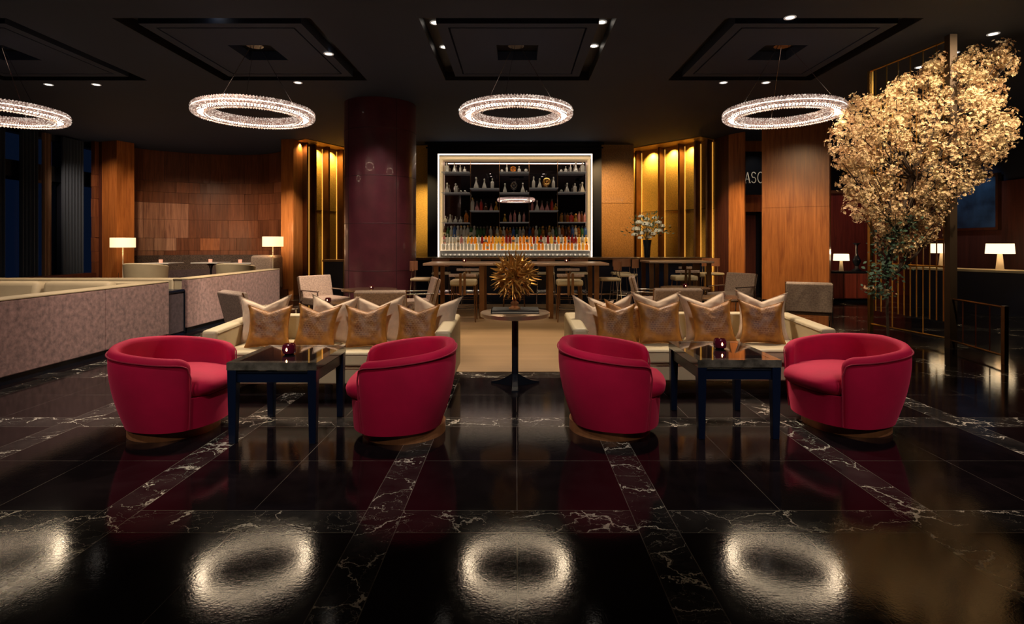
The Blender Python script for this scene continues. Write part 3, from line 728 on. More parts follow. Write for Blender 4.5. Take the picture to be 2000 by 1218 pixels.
on_shelf([(1305, 'cone', 'clear', 1.1, 'first conical decanter'), (1380, 'square', 'clear', 1.15, 'squared decanter'), (1450, 'cone', 'clear', 1.2, 'conical decanter by the lit edge')], 512, 'the second right glass shelf', G1)
on_shelf([(1255, 'wine', 'honey', .95, 'yellow bottle'), (1283, 'wine', 'brown', .95, 'first dark bottle'), (1310, 'wine', 'amber', .95, 'orange bottle'), (1345, 'square', 'red', 1.25, 'broad red bottle'), (1388, 'cone', 'honey', 1.0, 'conical yellow bottle'), (1418, 'wine', 'pink', 1.1, 'tall pink bottle'), (1445, 'wine', 'brown', 1.1, 'tall dark bottle'), (1472, 'wine', 'pink', 1.0, 'pale bottle nearest the lit edge')], 797, 'the third right glass shelf', 'bottles on the glass shelves')
rowname = ['front', 'middle', 'back']
ORD = 'outermost second third fourth fifth sixth seventh eighth ninth tenth eleventh twelfth thirteenth fourteenth fifteenth sixteenth seventeenth eighteenth nineteenth twentieth twenty-first twenty-second'.split()
cname = {'clear': 'clear glass', 'amber': 'amber', 'honey': 'honey yellow', 'green': 'green glass', 'blue': 'blue glass', 'red': 'red', 'brown': 'dark brown', 'pink': 'pink tinted'}
for r in range(3):
    yy = BD+(.195, .335, .47)[r]; n = (40, 42, 44)[r]
    x0, x1 = FX0+.14, FX1-.14
    for i in range(n):
        u = i/(n-1); x = x0+(x1-x0)*u
        if r == 0: colr = 'clear' if u < .22 else rnd.choice(['honey', 'amber', 'honey', 'amber', 'clear'])
        elif r == 1: colr = rnd.choice(['clear', 'clear', 'pink']) if u < .15 else rnd.choice(['amber', 'amber', 'red', 'honey', 'clear'])
        else: colr = rnd.choice(['clear', 'clear', 'blue', 'green', 'clear', 'brown']) if u < .35 else rnd.choice(['clear', 'amber', 'brown', 'clear', 'green', 'honey', 'blue'])
        kind = rnd.choice(['wine', 'wine', 'slim'])
        side = ['left end', 'left half', 'middle', 'right half', 'right end'][min(4, int(u*5))]
        sc = (1.0 if kind == 'wine' else 1.12)*(.85, .95, 1.05+.15*(abs(u-.5)*2))[r]*(.93+.14*rnd.random())
        bottle_ = bottle(kind, colr, (x, yy, zr[r]), '%s bottle, %s from the %s end of the %s row on the steps' % (cname[colr], ORD[min(i, n-1-i)], 'left' if i < n/2 else 'right', rowname[r]), 'spirit bottles in the %s row on the glowing steps' % rowname[r], sc, lab=(i % 4 == 0) and kind == 'wine')
        bottle_.scale = (sc*1.22, sc*1.22, sc)

gl0 = None
for i in range(34):
    x = FX0+.12+(FX1-FX0-.24)*i/33
    l = 'upturned drinking glass, %s from the %s end of the row below the bottles' % (ORD[min(i, 33-i)], 'left' if i < 17 else 'right')
    if gl0 is None:
        gl0 = tag(ob('drinking_glass', MB().lathe([(.036, 0), (.030, .105), (.001, .11), (.001, .105), (.028, .10), (.034, 0)], 14, caps=False), BM['clear'], loc=(x, BD-.04, ZB-.018)), l, 'glass', 'upturned glasses below the bottles')
    else: dup(gl0, (x, BD-.04+.012*(i % 2), ZB-.018), 0, l)
# bar counter
bc = thing('bar_counter', 'long dark bar counter running in front of the lit bottle display', 'bar counter', (0, 13.6, 0))
ob('counter_front', MB().box(X(812, 13.9), 4.7, .12, .3, .0, 1.04), M['navy'], bc, smooth=False)
ob('counter_top', MB().box(X(812, 13.9)-.05, 4.85, -.02, .62, 1.04, 1.1), M['black'], bc, bevel=.008, smooth=False)
ob('edge_trim', MB().box(X(812, 13.9)-.05, 4.85, -.03, -.021, 1.045, 1.095), M['bronze'], bc, smooth=False)
ob('foot_rail', MB().tube([(X(812, 13.9), -.1, .2), (4.7, -.1, .2)], .02), M['bronze'], bc)
# console against the gold wall by the column
o = thing('console_ledge', 'narrow dark console ledge beside the leather column', 'console', (X(655, 14.6), 14.6, 0))
ob('top', MB().box(-.28, .3, -.2, .2, .97, 1.02), M['bronze'], o, smooth=False); ob('body', MB().box(-.24, .26, -.16, .16, 0, .97), M['navy'], o, smooth=False)

# ------------------------------------------------------------------ chandeliers
def make_ring():
    o = thing('ring_chandelier', 'large crystal ring chandelier hanging centrally before the bar', 'chandelier', (0.0, 8.2, 3.385), 0, 'crystal ring chandeliers')
    Ro, Ri, hh = .83, .60, .10
    hh = .068; cr = (Ro+Ri)/2; hw = (Ro-Ri)/2
    def sec(a, ex=3.2):
        c, s = cos(a), sin(a)
        k = (abs(c)**ex+abs(s)**ex)**(-1/ex); return cr+hw*c*k, hh*s*k
    NS, NA = 22, 118
    mb = MB()
    for j in range(NS):
        a = 2*pi*j/NS; r, z = sec(a)
        if j in (0, 16, 17): continue
        for i in range(NA):
            th = 2*pi*i/NA
            c = Vector((r*cos(th), r*sin(th), z)); er = Vector((cos(th), sin(th), 0)); et = Vector((-sin(th), cos(th), 0)); ez = Vector((0, 0, 1))
            n = (er*cos(a)+ez*sin(a)); b_ = (-er*sin(a)+ez*cos(a)); s_ = .0185
            vs = [c+n*s_*1.1, c-n*s_, c+et*s_*(r/cr), c-et*s_*(r/cr), c+b_*s_*.95, c-b_*s_*.95]
            mb.add(vs, [(0, 2, 4), (0, 4, 3), (0, 3, 5), (0, 5, 2)])
    ob('crystal_beads', mb, M['crystal'], o, smooth=False, kind='stuff')
    mb = MB(); mb.grid(lambda u, v: (lambda rz: ((cr+(rz[0]-cr)*.86)*cos(2*pi*u), (cr+(rz[0]-cr)*.86)*sin(2*pi*u), rz[1]*.5))(sec(2*pi*v)), 96, 20)
    ob('inner_band', mb, M['ringcore'], o)
    mb = MB(); mb.lathe([(Ro+.002, -.006), (Ro+.005, .004), (Ro+.002, .014)], 120, caps=False); ob('light_band', mb, M['ringled'], o)
    mb = MB(); mb.lathe([(cr-.04, -hh+.028), (cr+.04, -hh+.028)], 96, caps=False); ob('lower_light_band', mb, M['ringdown'], o)
    for k, a in enumerate((.35, 2.45, 4.5)):
        ob('cable', MB().tube([(cr*cos(a), cr*sin(a), hh), (.06*cos(a), .06*sin(a), 1.02)], .004, 6), M['chrome'], o)
    ob('canopy', MB().lathe([(.001, 1.0), (.12, 1.0), (.12, 1.05), (.001, 1.05)], 24), M['black'], o)
    return o
r0 = make_ring()
ringpos = [((0.0, 8.2), None), ((X(498, 8.2), 8.2), 'crystal ring chandelier hanging in front of the curved walnut wall'), ((X(1528, 8.2), 8.2), 'crystal ring chandelier hanging beside the blossom tree'), ((X(-2, 8.2), 8.2), 'crystal ring chandelier half cut off by the left edge of the picture')]
for i, ((x, y), l) in enumerate(ringpos):
    if i: dup(r0, (x, y, 3.385), i*.5, l)
# ceiling downlights
def make_dl():
    o = thing('ceiling_downlight', 'small bright downlight', 'downlight', (0, 0, CEIL), 0, 'recessed ceiling downlights')
    ob('trim_ring', MB().lathe([(.075, .002), (.075, -.006), (.055, -.006), (.05, .0)], 24, caps=False), M['canister'], o)
    ob('lamp_lens', MB().lathe([(.001, -.004), (.052, -.004)], 20, caps=False), M['lens'], o)
    return o
d0 = make_dl(); first = True
for (px, py, l) in ((850, 66, 'near left downlight of the centre ceiling panel'), (868, 111, 'far left downlight of the centre ceiling panel'), (1175, 65, 'near right downlight of the centre ceiling panel'), (1160, 109, 'far right downlight of the centre ceiling panel'),
                    (420, 43, 'downlight in the near edge of the left ceiling panel'), (582, 160, 'downlight in the far edge of the left ceiling panel'), (642, 105, 'downlight in the side edge of the left ceiling panel'),
                    (1543, 34, 'downlight in the near edge of the right ceiling panel'), (1413, 154, 'downlight at the far left edge of the right ceiling panel'), (1496, 154, 'fainter downlight at the far edge of the right ceiling panel'),
                    (95, 165, 'downlight in dark ceiling above the left windows, outer one'), (188, 165, 'downlight in dark ceiling above the left windows, inner one'),
                    (1940, 66, 'sparkling spotlight above the blossom tree, outermost'), (1863, 103, 'sparkling spotlight above the blossom tree beside the post'), (1797, 131, 'sparkling spotlight behind the bronze lattice')):
    d = F*(CEIL-CH)/(HY-py); x = X(px, d)
    z = CEIL
    for (qx, qy) in COF:
        if abs(x-qx) < cw and abs(d-qy) < cd and not (abs(x-qx) < cw-.2 and abs(d-qy) < cd-.2): z = CEIL+.155
    if 150 < py < 162: d = 9.93; x = X(px, d); z = CEIL
    if first: d0.location = (x, d, z); d0['label'] = l; first = False
    else: dup(d0, (x, d, z), 0, l)

# ------------------------------------------------------------------ red swivel chairs
def make_tub():
    o = thing('swivel_tub_chair', 'crimson', 'armchair', (0, 0, 0), 0, 'crimson velvet tub chairs')
    a_, b_ = .40, .43
    def rad(th, ex=2.35):
        c, s = cos(th), sin(th); return (abs(c/a_)**ex+abs(s/b_)**ex)**(-1/ex)
    def tap(th, z):
        t = min(1, max(0, (z-.075)/.5)); k = .17-.11*cos(th)
        if cos(th) > .3: k = .07
        k = .06+.11*(1-cos(th))
        return 1-k*(1-t)**1.5
    z0 = .08
    H = lambda th: .70-.10*(abs(th-pi)/R(140))**1.3
    th0, th1 = R(43), R(317); TH = .072
    NU = 72
    # closed section around each angle
    def sect(u, th):
        s = min(u, 1-u)*(th1-th0)*.42   # arc distance from the tip
        rr = .045
        e = 1 if s >= rr else sqrt(max(0, 1-((rr-s)/rr)**2))
        e = max(e, .02)
        drop = 0 if s >= .09 else .09-sqrt(max(0, .09**2-(.09-s)**2))
        top = H(th)-drop*.8
        pts = []
        zl = [z0+(top-.04-z0)*k/9 for k in range(10)]
        R0 = lambda z: rad(th)*tap(th, z)+.008*sin(pi*min(1, (z-z0)/.5))
        mid = TH/2
        for z in zl: pts.append((R0(z)-mid+mid*e, z))
        for k in range(1, 6):
            an = pi*k/6; pts.append((R0(top)-mid+mid*e*cos(an), top-.04+.04*sin(an)))
        for z in reversed(zl[4:]): pts.append((R0(z)-mid-mid*e, z))
        for z in (zl[0],): pts.append((R0(z)-mid-mid*e, z))
        return pts
    mb = MB(); n = None; vs = []; fs = []
    us = [0, .004, .009, .016, .026]+[.04+.92*k/60 for k in range(61)]+[.974, .984, .991, .996, 1]
    for u in us:
        th = th0+(th1-th0)*u; P = sect(u, th); n = len(P)
        for r, z in P: vs.append((r*cos(th), r*sin(th), z))
    for i in range(len(us)-1):
        for k in range(n):
            k2 = (k+1) % n; fs.append((i*n+k, (i+1)*n+k, (i+1)*n+k2, i*n+k2))
    fs.append(tuple(range(n))); fs.append(tuple((len(us)-1)*n+k for k in range(n))[::-1])
    mb.add(vs, fs); ob('backrest', mb, M['red'], o)
    # piping along the outer rim and down the arm fronts
    pts = []
    for k in range(61):
        u = .016+.968*k/60; th = th0+(th1-th0)*u; s = min(u, 1-u)*(th1-th0)*.42
        drop = 0 if s >= .09 else .09-sqrt(max(0, .09**2-(.09-s)**2))
        z = H(th)-drop*.8-.045; r = rad(th)*tap(th, z)+.008; pts.append((r*cos(th), r*sin(th), z))
    for th, rev in ((th0+.02, 0), (th1-.02, 1)):
        q = [((rad(th)*tap(th, z)+.006)*cos(th), (rad(th)*tap(th, z)+.006)*sin(th), z) for z in (.09, .2, .3, .4, .47)]
        pts = (q+pts) if not rev else (pts+q[::-1])
    ob('piping', MB().tube(pts, .0055, 6), M['redpipe'], o)
    # lower body
    mb = MB()
    def body(u, v):
        th = 2*pi*u; z = z0+.23*v
        r = rad(th)*(tap(th, z)+.0)*.985
        if cos(th) > 0: r = min(r, .405/max(.2, cos(th)) if False else r)
        return (r*cos(th), r*sin(th), z)
    mb.grid(body, 72, 6, cu=True)
    nv = len(mb.v); mb.add([(0, 0, z0), (0, 0, z0+.23)], [])
    for i in range(72):
        mb.f.append((i, (i+1) % 72, nv)); mb.m.append(0); mb.f.append((6*72+i, 6*72+(i+1) % 72, nv+1)); mb.m.append(0)
    ob('seat_base', mb, M['red'], o)
    # seat cushion
    mb = MB(); prof = [(0, .305), (.8, .308), (.93, .318), (1.0, .35), (1.015, .385), (1.0, .42), (.92, .448), (.7, .468), (.35, .478), (0, .48)]
    NN = 64; vs = []
    for s, z in prof:
        for i in range(NN):
            th = 2*pi*i/NN; r = rad(th, 2.6)
            r = r-.09 if cos(th) < cos(R(50)) else r-.09*max(0, (abs((th+pi) % (2*pi)-pi)-R(30))/R(20)) if abs((th+pi) % (2*pi)-pi) > R(30) else r
            r *= 1.02 if cos(th) > .7 else 1
            vs.append((s*r*cos(th)+.01, s*r*sin(th), z-(.02*max(0, s*cos(th))**3 if z > .4 else 0)))
    fs = [(j*NN+i, j*NN+(i+1) % NN, (j+1)*NN+(i+1) % NN, (j+1)*NN+i) for j in range(len(prof)-1) for i in range(NN)]
    mb.add(vs, fs); ob('seat_cushion', mb, M['red'], o)
    mb = MB(); mb.lathe([(.001, 0), (.315, 0), (.315, .078), (.001, .078)], 64, c=(-.005, 0, 0)); ob('plinth', mb, M['brassbase'], o, label='round bronze plinth')
    return o
tub = make_tub()
spots = [(-2.67, 4.32, R(-2), 'crimson tub chair in front of the long taupe banquette, opening towards a coffee table'),
         (-.87, 4.27, R(180+9), 'crimson tub chair just left of the round pedestal table, its back to it'),
         (.74, 4.34, R(-12), 'crimson tub chair just right of the round pedestal table, its back to it'),
         (2.64, 4.42, R(180+13), 'crimson tub chair at the far right, below the blossom tree')]
for i, (x, y, rz, l) in enumerate(spots):
    if i == 0: tub.location = (x, y, 0); tub.rotation_euler = (0, 0, rz); tub['label'] = l
    else: dup(tub, (x, y, 0), rz, l)

# ------------------------------------------------------------------ sofas
def make_sofa(x0, x1, y0, y1, label):
    w_ = x1-x0; dp = y1-y0; cx = (x0+x1)/2
    o = thing('sofa', label, 'sofa', (cx, y0, 0), 0, 'cream leather sofas'); h = w_/2
    ob('seat_platform', MB().box(-h+.02, h-.02, .03, dp-.02, .10, .27), M['cream'], o, bevel=.02)
    aw = .15
    for s in (-1, 1):
        # arm sloping slightly lower at the front
        A = MB(); xa, xb = (s*h, s*(h-aw))
        xa, xb = min(xa, xb), max(xa, xb)
        A.add([(xa, 0, .1), (xb, 0, .1), (xb, dp, .1), (xa, dp, .1), (xa, 0, .62), (xb, 0, .62), (xb, dp, .665), (xa, dp, .665)], [(0, 1, 2, 3), (4, 5, 6, 7), (0, 1, 5, 4), (1, 2, 6, 5), (2, 3, 7, 6), (3, 0, 4, 7)])
        a = ob('armrest', A, M['cream'], o, bevel=.03, seg=3)
        sx = s*(h-aw/2)
        P = MB(); P.tube([(s*(h-aw)-s*.004, .02, .62-.03), (s*(h-aw)-s*.004, dp*.8, .655-.03)], .005, 6)
        P.tube([(s*h, .005, .12), (s*h, .005, .6)], .005, 6)
        ob('piping', P, M['creamdk'], a)
    ob('backrest', MB().box(-h+aw-.01, h-aw+.01, dp-.17, dp, .12, .672), M['cream'], o, bevel=.025, seg=3)
    n = 2; cw_ = (w_-2*aw)/n
    for k in range(n):
        c = ob('seat_cushion', MB().box(-h+aw+k*cw_+.004, -h+aw+(k+1)*cw_-.004, -.01, dp-.17, .275, .42), M['cream'], o, bevel=.035, seg=3)
        xx0, xx1 = -h+aw+k*cw_+.02, -h+aw+(k+1)*cw_-.02
        ob('piping', MB().tube([(xx0, -.012, .395), (xx1, -.012, .395)], .005, 6).tube([(xx0, -.012, .298), (xx1, -.012, .298)], .005, 6), M['creamdk'], c)
    for s in (-1, 1):
        for y in (.08, dp-.1):
            ob('leg', MB().box(s*(h-.12)-.03, s*(h-.12)+.03, y-.03, y+.03, 0, .10), M['bronze'], o, smooth=False)
    ob('leg', MB().box(-.03, .03, .05, .11, 0, .10), M['chrome'], o, smooth=False)
    return o
SL = (-2.99, -.62, 5.22, 6.15); SR = (.55, 3.12, 5.35, 6.3)
make_sofa(*SL, 'cream leather sofa on the left of the round pedestal table, beside the taupe banquettes'); make_sofa(*SR, 'cream leather sofa on the right of the round pedestal table')
def make_pillow(name, w_, h_, t_, chop, m, seed):
    rn = random.Random(seed); mb = MB(); uvs = []
    N = 22; ph = rn.random()*6
    ear = [1+.06*rn.uniform(-1, 1) for _ in range(4)]
    for side in (1, -1):
        vs = []
        for j in range(N+1):
            for i in range(N+1):
                u = -1+2*i/N; v = -1+2*j/N
                u_ = u+0.0; kx = 1-.13*(1-v*v)*u*u; kz = 1-.07*(1-u*u)*v*v
                x = w_/2*u*kx; z = h_/2*v*kz
                e = ear[(0 if u < 0 else 1)+(2 if v > 0 else 0)]; c = (abs(u)*abs(v))**6
                x *= 1+(e-1)*c+.05*c; z *= 1+(e-1)*c+.05*c
                z -= chop*(1-abs(u))**1.3*(max(0, (v+1)/2)**2.2)
                th = t_/2*((1-u**4)*(1-v**4))**.55
                th *= 1-.45*exp(-(u/.22)**2)*max(0, v)*min(1, chop*12)
                wr = .012*noise.noise(Vector((u*2.5+ph, v*2.5, side*3)))+.008*noise.noise(Vector((u*7+ph, v*6, side)))
                th += wr*(1-u**6)*(1-v**6)
                vs.append((x, -side*max(th, .004), z+h_/2)); uvs.append(((u+1)/2, (v+1)/2))
        fs = [(j*(N+1)+i, j*(N+1)+i+1, (j+1)*(N+1)+i+1, (j+1)*(N+1)+i) for j in range(N) for i in range(N)]
        mb.add(vs, [f if side > 0 else f[::-1] for f in fs])
    # close the rim
    M_ = (N+1)*(N+1)
    rim = [i for i in range(N+1)]+[(j)*(N+1)+N for j in range(1, N+1)]+[N*(N+1)+i for i in range(N-1, -1, -1)]+[j*(N+1) for j in range(N-1, 0, -1)]
    for k in range(len(rim)):
        a, b = rim[k], rim[(k+1) % len(rim)]; mb.f.append((b, a, a+M_, b+M_)); mb.m.append(0)
    mb.uv = uvs
    o = ob(name, mb, M[m], subd=1)
    # zip cord edge
    e = MB(); e.tube([mb.v[i] for i in rim], .004, 5, closed=True)
    for k, v in enumerate(e.v): pass
    ob('piping', e, M[m], o)
    return o
def put_pillow(kind, px, d, z, lean, yaw, label, seed, sc=1.0, roll=0, chop=None):
    if kind == 'croc': o = make_pillow('embossed_cushion', .42*sc, .42*sc, .13, .06 if chop is None else chop, 'croc', seed); g = 'gold embossed cushions'
    else: o = make_pillow('oatmeal_cushion', .50*sc, .48*sc, .14, .09 if chop is None else chop, 'pillow', seed); g = 'plain oatmeal cushions'
    o.location = (X(px, d), d, z); o.rotation_euler = (R(lean)*-1, R(roll), R(yaw))
    tag(o, label, 'cushion', g)
L_ = 'on the left sofa'; R_s = 'on the right sofa'
for (k, px, d, z, lean, yaw, l, sc, roll) in [
    ('o', 514, 5.72, .42, 16, 6, 'oatmeal cushion behind the gold cushion nearest the left armrest, left sofa', 1.0, -2),
    ('o', 640, 5.74, .42, 16, -8, 'oatmeal cushion behind the second gold cushion, left sofa, leaning right', 1.0, 3),
    ('o', 738, 5.74, .42, 16, 4, 'oatmeal cushion behind the third gold cushion, left sofa', 1.0, 0),
    ('o', 842, 5.74, .42, 16, -6, 'oatmeal cushion against the right armrest of the left sofa', 1.0, 4),
    ('c', 522, 5.46, .42, 18, 8, 'gold embossed cushion closest to the left armrest of the left sofa', 1.0, 0),
    ('c', 612, 5.46, .42, 18, -4, 'second gold embossed cushion from the left armrest, left sofa, behind the candle', 1.0, 2),
    ('c', 716, 5.46, .42, 18, 3, 'gold embossed cushion third from the left armrest, left sofa', 1.0, -2),
    ('c', 812, 5.47, .42, 18, -3, 'gold embossed cushion half hidden behind the red chair on the left sofa', 1.0, 0),
    ('o', 1158, 5.86, .42, 18, 14, 'slumped oatmeal cushion against the left armrest of the right sofa', .95, 8),
    ('o', 1197, 6.00, .42, 12, -6, 'oatmeal cushion at the rear corner of the right sofa', .95, -4),
    ('o', 1288, 5.92, .42, 16, 2, 'oatmeal cushion behind the second gold cushion of the right sofa', 1.06, 0),
    ('o', 1385, 5.90, .42, 16, 6, 'oatmeal cushion behind the third gold cushion of the right sofa', 1.04, -3),
    ('o', 1490, 5.92, .42, 16, -6, 'oatmeal cushion at the right armrest of the right sofa', 1.06, 3),
    ('c', 1217, 5.78, .42, 14, 4, 'amber gold cushion with only its corner showing on the right sofa', .98, 6),
    ('c', 1205, 5.60, .42, 18, 6, 'gold embossed cushion nearest the left armrest of the right sofa', 1.0, 2),
    ('c', 1291, 5.62, .42, 18, -2, 'second gold embossed cushion of the right sofa, left of the coffee table', 1.06, 0),
    ('c', 1398, 5.62, .42, 18, 3, 'gold embossed cushion of the right sofa right behind the candle', 1.06, -2),
    ('c', 1490, 5.64, .42, 18, -5, 'gold embossed cushion next to the right armrest of the right sofa', 1.06, 3)]:
    put_pillow('croc' if k == 'c' else 'oat', px, d, z, lean, yaw, l, int(px), sc, roll)

# ------------------------------------------------------------------ coffee tables, votives
def make_coffee(x0, x1, y0, y1, label):
    o = thing('coffee_table', label, 'coffee table', ((x0+x1)/2, (y0+y1)/2, 0), 0, 'black coffee tables'); a = (x1-x0)/2; b = (y1-y0)/2
    ob('tabletop', MB().box(-a+.06, a-.06, -b+.06, b-.06, .562, .589), M['tabletop'], o, smooth=False, label='black reflective tabletop')
    e = MB(); rect_holes(e, -a, a, -b, b, .535, [(-a+.06, a-.06, -b+.06, b-.06)], 0, .055); ob('acrylic_rim', e, M['acrylic'], o, smooth=False, label='clear thick acrylic rim')
    e = MB()
    e.box(-a+.03, a-.03, -b+.02, -b+.05, .44, .52); e.box(-a+.03, a-.03, b-.05, b-.02, .44, .52); e.box(-a+.02, -a+.05, -b+.03, b-.03, .44, .52); e.box(a-.05, a-.02, -b+.03, b-.03, .44, .52)
    ob('apron', e, M['navy'], o, bevel=.004, smooth=False)
    e = MB(); e.box(-a+.05, a-.05, -b+.05, b-.05, .52, .54); ob('under_panel', e, M['black'], o, smooth=False)
    for sx in (-1, 1):
        for sy in (-1, 1):
            t = .033; cx, cyy = sx*(a-.035), sy*(b-.035)
            L = MB(); L.add([(cx-t*.75, cyy-t*.75, 0), (cx+t*.75, cyy-t*.75, 0), (cx+t*.75, cyy+t*.75, 0), (cx-t*.75, cyy+t*.75, 0), (cx-t, cyy-t, .535), (cx+t, cyy-t, .535), (cx+t, cyy+t, .535), (cx-t, cyy+t, .535)],
                            [(0, 1, 2, 3), (4, 5, 6, 7), (0, 1, 5, 4), (1, 2, 6, 5), (2, 3, 7, 6), (3, 0, 4, 7)])
            ob('leg', L, M['navy'], o, bevel=.004, smooth=False)
    return o
make_coffee(-2.09, -1.44, 3.97, 4.66, 'black coffee table with clear acrylic rim between the two left red chairs')
make_coffee(1.34, 1.96, 4.06, 4.84, 'black coffee table with clear acrylic rim between the two right red chairs')
def make_votive():
    o = thing('votive_candle', 'x', 'candle holder', (0, 0, 0), 0, 'lit votive candles')
    ob('glass_cup', MB().lathe([(.001, 0), (.028, 0), (.044, .012), (.048, .035), (.046, .06), (.04, .075), (.036, .075), (.042, .035), (.025, .012), (.001, .01)], 20), M['votive'], o)
    ob('flame', MB().lathe([(.001, .026), (.007, .036), (.0055, .046), (.001, .058)], 10, c=(0, -.044, .0)), M['flame'], o)
    return o
v0 = make_votive()
vot = [((X(565, 4.27), 4.27, .589), 1.1, 'ruby glass votive candle on the left black coffee table'), ((X(1406, 4.5), 4.5, .589), 1.1, 'ruby glass votive candle on the right black coffee table')]

# ------------------------------------------------------------------ pedestal table with branch sculpture
pd = 5.62
spot((-.35, 3.4, CEIL-.03), (0, pd, 1.1), 170, 16, .6, (1, .74, .42))  # unseen narrow spot added to brighten the gilt sculpture
o = thing('pedestal_table', 'round bronze topped pedestal table standing centrally between the red chairs', 'table', (X(1006, pd), pd, 0))
ob('tabletop', MB().lathe([(.001, .705), (.34, .705), (.355, .712), (.355, .745), (.345, .752), (.001, .752)], 64), mat('bronzed_round_top', (.42, .30, .20), .3, .8, var=(6, .15)), o)
ob('column', MB().lathe([(.034, .03), (.034, .705)], 28), M['black'], o)
for k in range(3):
    a = R(-90+120*k); L = MB()
    def fn(u, v, a=a):
        r = .03+.26*u; z = (.012+.12*(1-u)**2.2) * v; return None
    prof = [(.0, .14), (.06, .10), (.12, .065), (.19, .035), (.27, .018)]
    for (r0_, z0_), (r1_, z1_) in zip(prof, prof[1:]):
        w0 = .024+.03*r0_; w1 = .024+.03*r1_
        q = []
        for r, z, w__ in ((r0_, z0_, w0), (r1_, z1_, w1)):
            for s in (-1, 1):
                for zz in (0, z): q.append((r*cos(a)-s*w__*sin(a), r*sin(a)+s*w__*cos(a), zz))
        L.add(q, [(1, 3, 7, 5), (0, 2, 6, 4), (0, 1, 5, 4), (2, 3, 7, 6), (0, 1, 3, 2), (4, 5, 7, 6)])
    ob('foot', L, M['black'], o, smooth=False)
bk = thing('display_book', 'closed black book lying beneath the gilt branch sculpture', 'book', (X(1006, pd), pd, .752))
ob('cover', MB().box(-.24, .24, -.16, .16, 0, .006).box(-.24, .24, -.16, .16, .024, .03).box(-.24, -.232, -.16, .16, 0, .03), M['book'], bk, smooth=False)
ob('pages', MB().box(-.23, .235, -.155, .155, .006, .024), M['pages'], bk, smooth=False)
sc_ = thing('branch_sculpture', 'spiky gilt antler ball sculpture on the round pedestal table', 'sculpture', (X(1005, pd), pd, .782))
cz = .335
mb = MB(); rb = random.Random(5)
NB = 64
for i in range(NB):
    z = 1-2*(i+.5)/NB; ph = i*2.39996; r = sqrt(1-z*z)
    d = Vector((r*cos(ph), r*sin(ph), z)); c0 = Vector((0, 0, cz))
    j = Vector((rb.uniform(-1, 1), rb.uniform(-1, 1), rb.uniform(-1, 1)))*.03
    L_e = .262+rb.uniform(-.02, .02)
    p1 = c0+d*.05; p2 = c0+d*.145+j; side = d.cross(Vector((rb.uniform(-1, 1), rb.uniform(-1, 1), rb.uniform(-1, 1)))).normalized()
    if (p2-c0).z < -.2: pass
    mb.tube([p1, (p1+p2)/2+j*.3, p2], [.012, .010, .012], 6)
    mb.tube([p2, c0+d*.2+side*.028, c0+d*L_e+side*.045], [.012, .011, .002], 6)
    mb.tube([p2, c0+d*.2-side*.026, c0+d*(L_e-.01)-side*.045], [.012, .010, .002], 6)
    nb = (c0+d*.165+side*.075)
    mb.tube([p2, nb], [.008, .006], 5)
ob('gilt_branches', mb, M['antler'], sc_)
ob('core', MB().lathe([(.001, cz-.07), (.05, cz-.05), (.06, cz), (.05, cz+.05), (.001, cz+.07)], 16), M['antler'], sc_)
ob('foot', MB().lathe([(.06, 0), (.06, .012), (.045, .02), (.03, .035), (.04, .05), (.042, .065), (.02, .08), (.018, cz-.04)], 24), M['brassbase'], sc_)

# ------------------------------------------------------------------ lounge chairs and tables in the middle of the room
def make_lounge():
    o = thing('lounge_chair', 'x', 'lounge chair', (0, 0, 0), 0, 'taupe lounge chairs')
    # faces +x
    rot = Matrix.Rotation(R(-14), 3, 'Y')
    B = MB().box(-.36, -.25, -.33, .33, .36, .84, tilt=(rot, (-.3, 0, .38))); b = ob('backrest', B, M['grey'], o, bevel=.02, seg=3)
    ob('seat', MB().box(-.32, .34, -.32, .32, .30, .44), M['grey'], o, bevel=.03, seg=3)
    for s in (-.33, .33):
        ob('back_frame', MB().tube([(-.30, s, .42), (-.42, s, .83)], .009, 6), M['bronze'], o)
    for s in (-1, 1):
        y = s*.33
        ob('leg', MB().tube([(.33, y, .005), (.30, y, .30), (.28, y, .56)], .012, 6), M['chrome'], o)
        ob('leg', MB().tube([(-.42, y, .005), (-.34, y, .30), (-.33, y, .5)], .012, 6), M['chrome'], o)
        ob('armrest', MB().box(-.34, .30, y-.025, y+.025, .56, .58), M['chrome'], o, bevel=.006)
    return o
lg = make_lounge(); lgf = True
for (px, d, rz, l) in [
    (515, 7.35, 50, 'taupe lounge chair behind the left armrest of the left sofa, seen from behind'),
    (752, 7.55, 95, 'taupe lounge chair seen from straight behind, over the left sofa'),
    (636, 10.4, -40, 'taupe lounge chair facing the room in front of the left gold recess'),
    (806, 9.8, 195, 'taupe lounge chair in profile at the foot of the leather column'),
    (1278, 10.2, -12, 'taupe lounge chair in profile beside the high stools, right of the long table'),
    (1306, 7.9, 92, 'taupe lounge chair seen from straight behind, over the right sofa'),
    (1426, 11.3, 215, 'taupe lounge chair facing the room in front of the orange wood pilaster'),
    (1578, 9.1, 64, 'taupe lounge chair seen from behind in front of the big wood pillar')]:
    x = X(px, d)
    if lgf: lg.location = (x, d, .006); lg.rotation_euler = (0, 0, R(rz)); lg['label'] = l; lgf = False
    else: dup(lg, (x, d, .006 if abs(x) < 3.0 else 0), R(rz), l)
def make_round(r, h):
    o = thing('round_table', 'x', 'table', (0, 0, 0), 0, 'low round cocktail tables')
    ob('tabletop', MB().lathe([(.001, h-.03), (r-.01, h-.03), (r, h-.02), (r, h-.005), (r-.01, h), (.001, h)], 48), mat('dark_bronze_top', (.14, .085, .055), .25, .3), o)
    ob('stem', MB().lathe([(.03, .02), (.03, h-.03)], 16), M['bronze'], o)
    ob('base', MB().lathe([(.001, 0), (.22, 0), (.22, .012), (.03, .03), (.001, .03)], 32), M['black'], o)
    return o
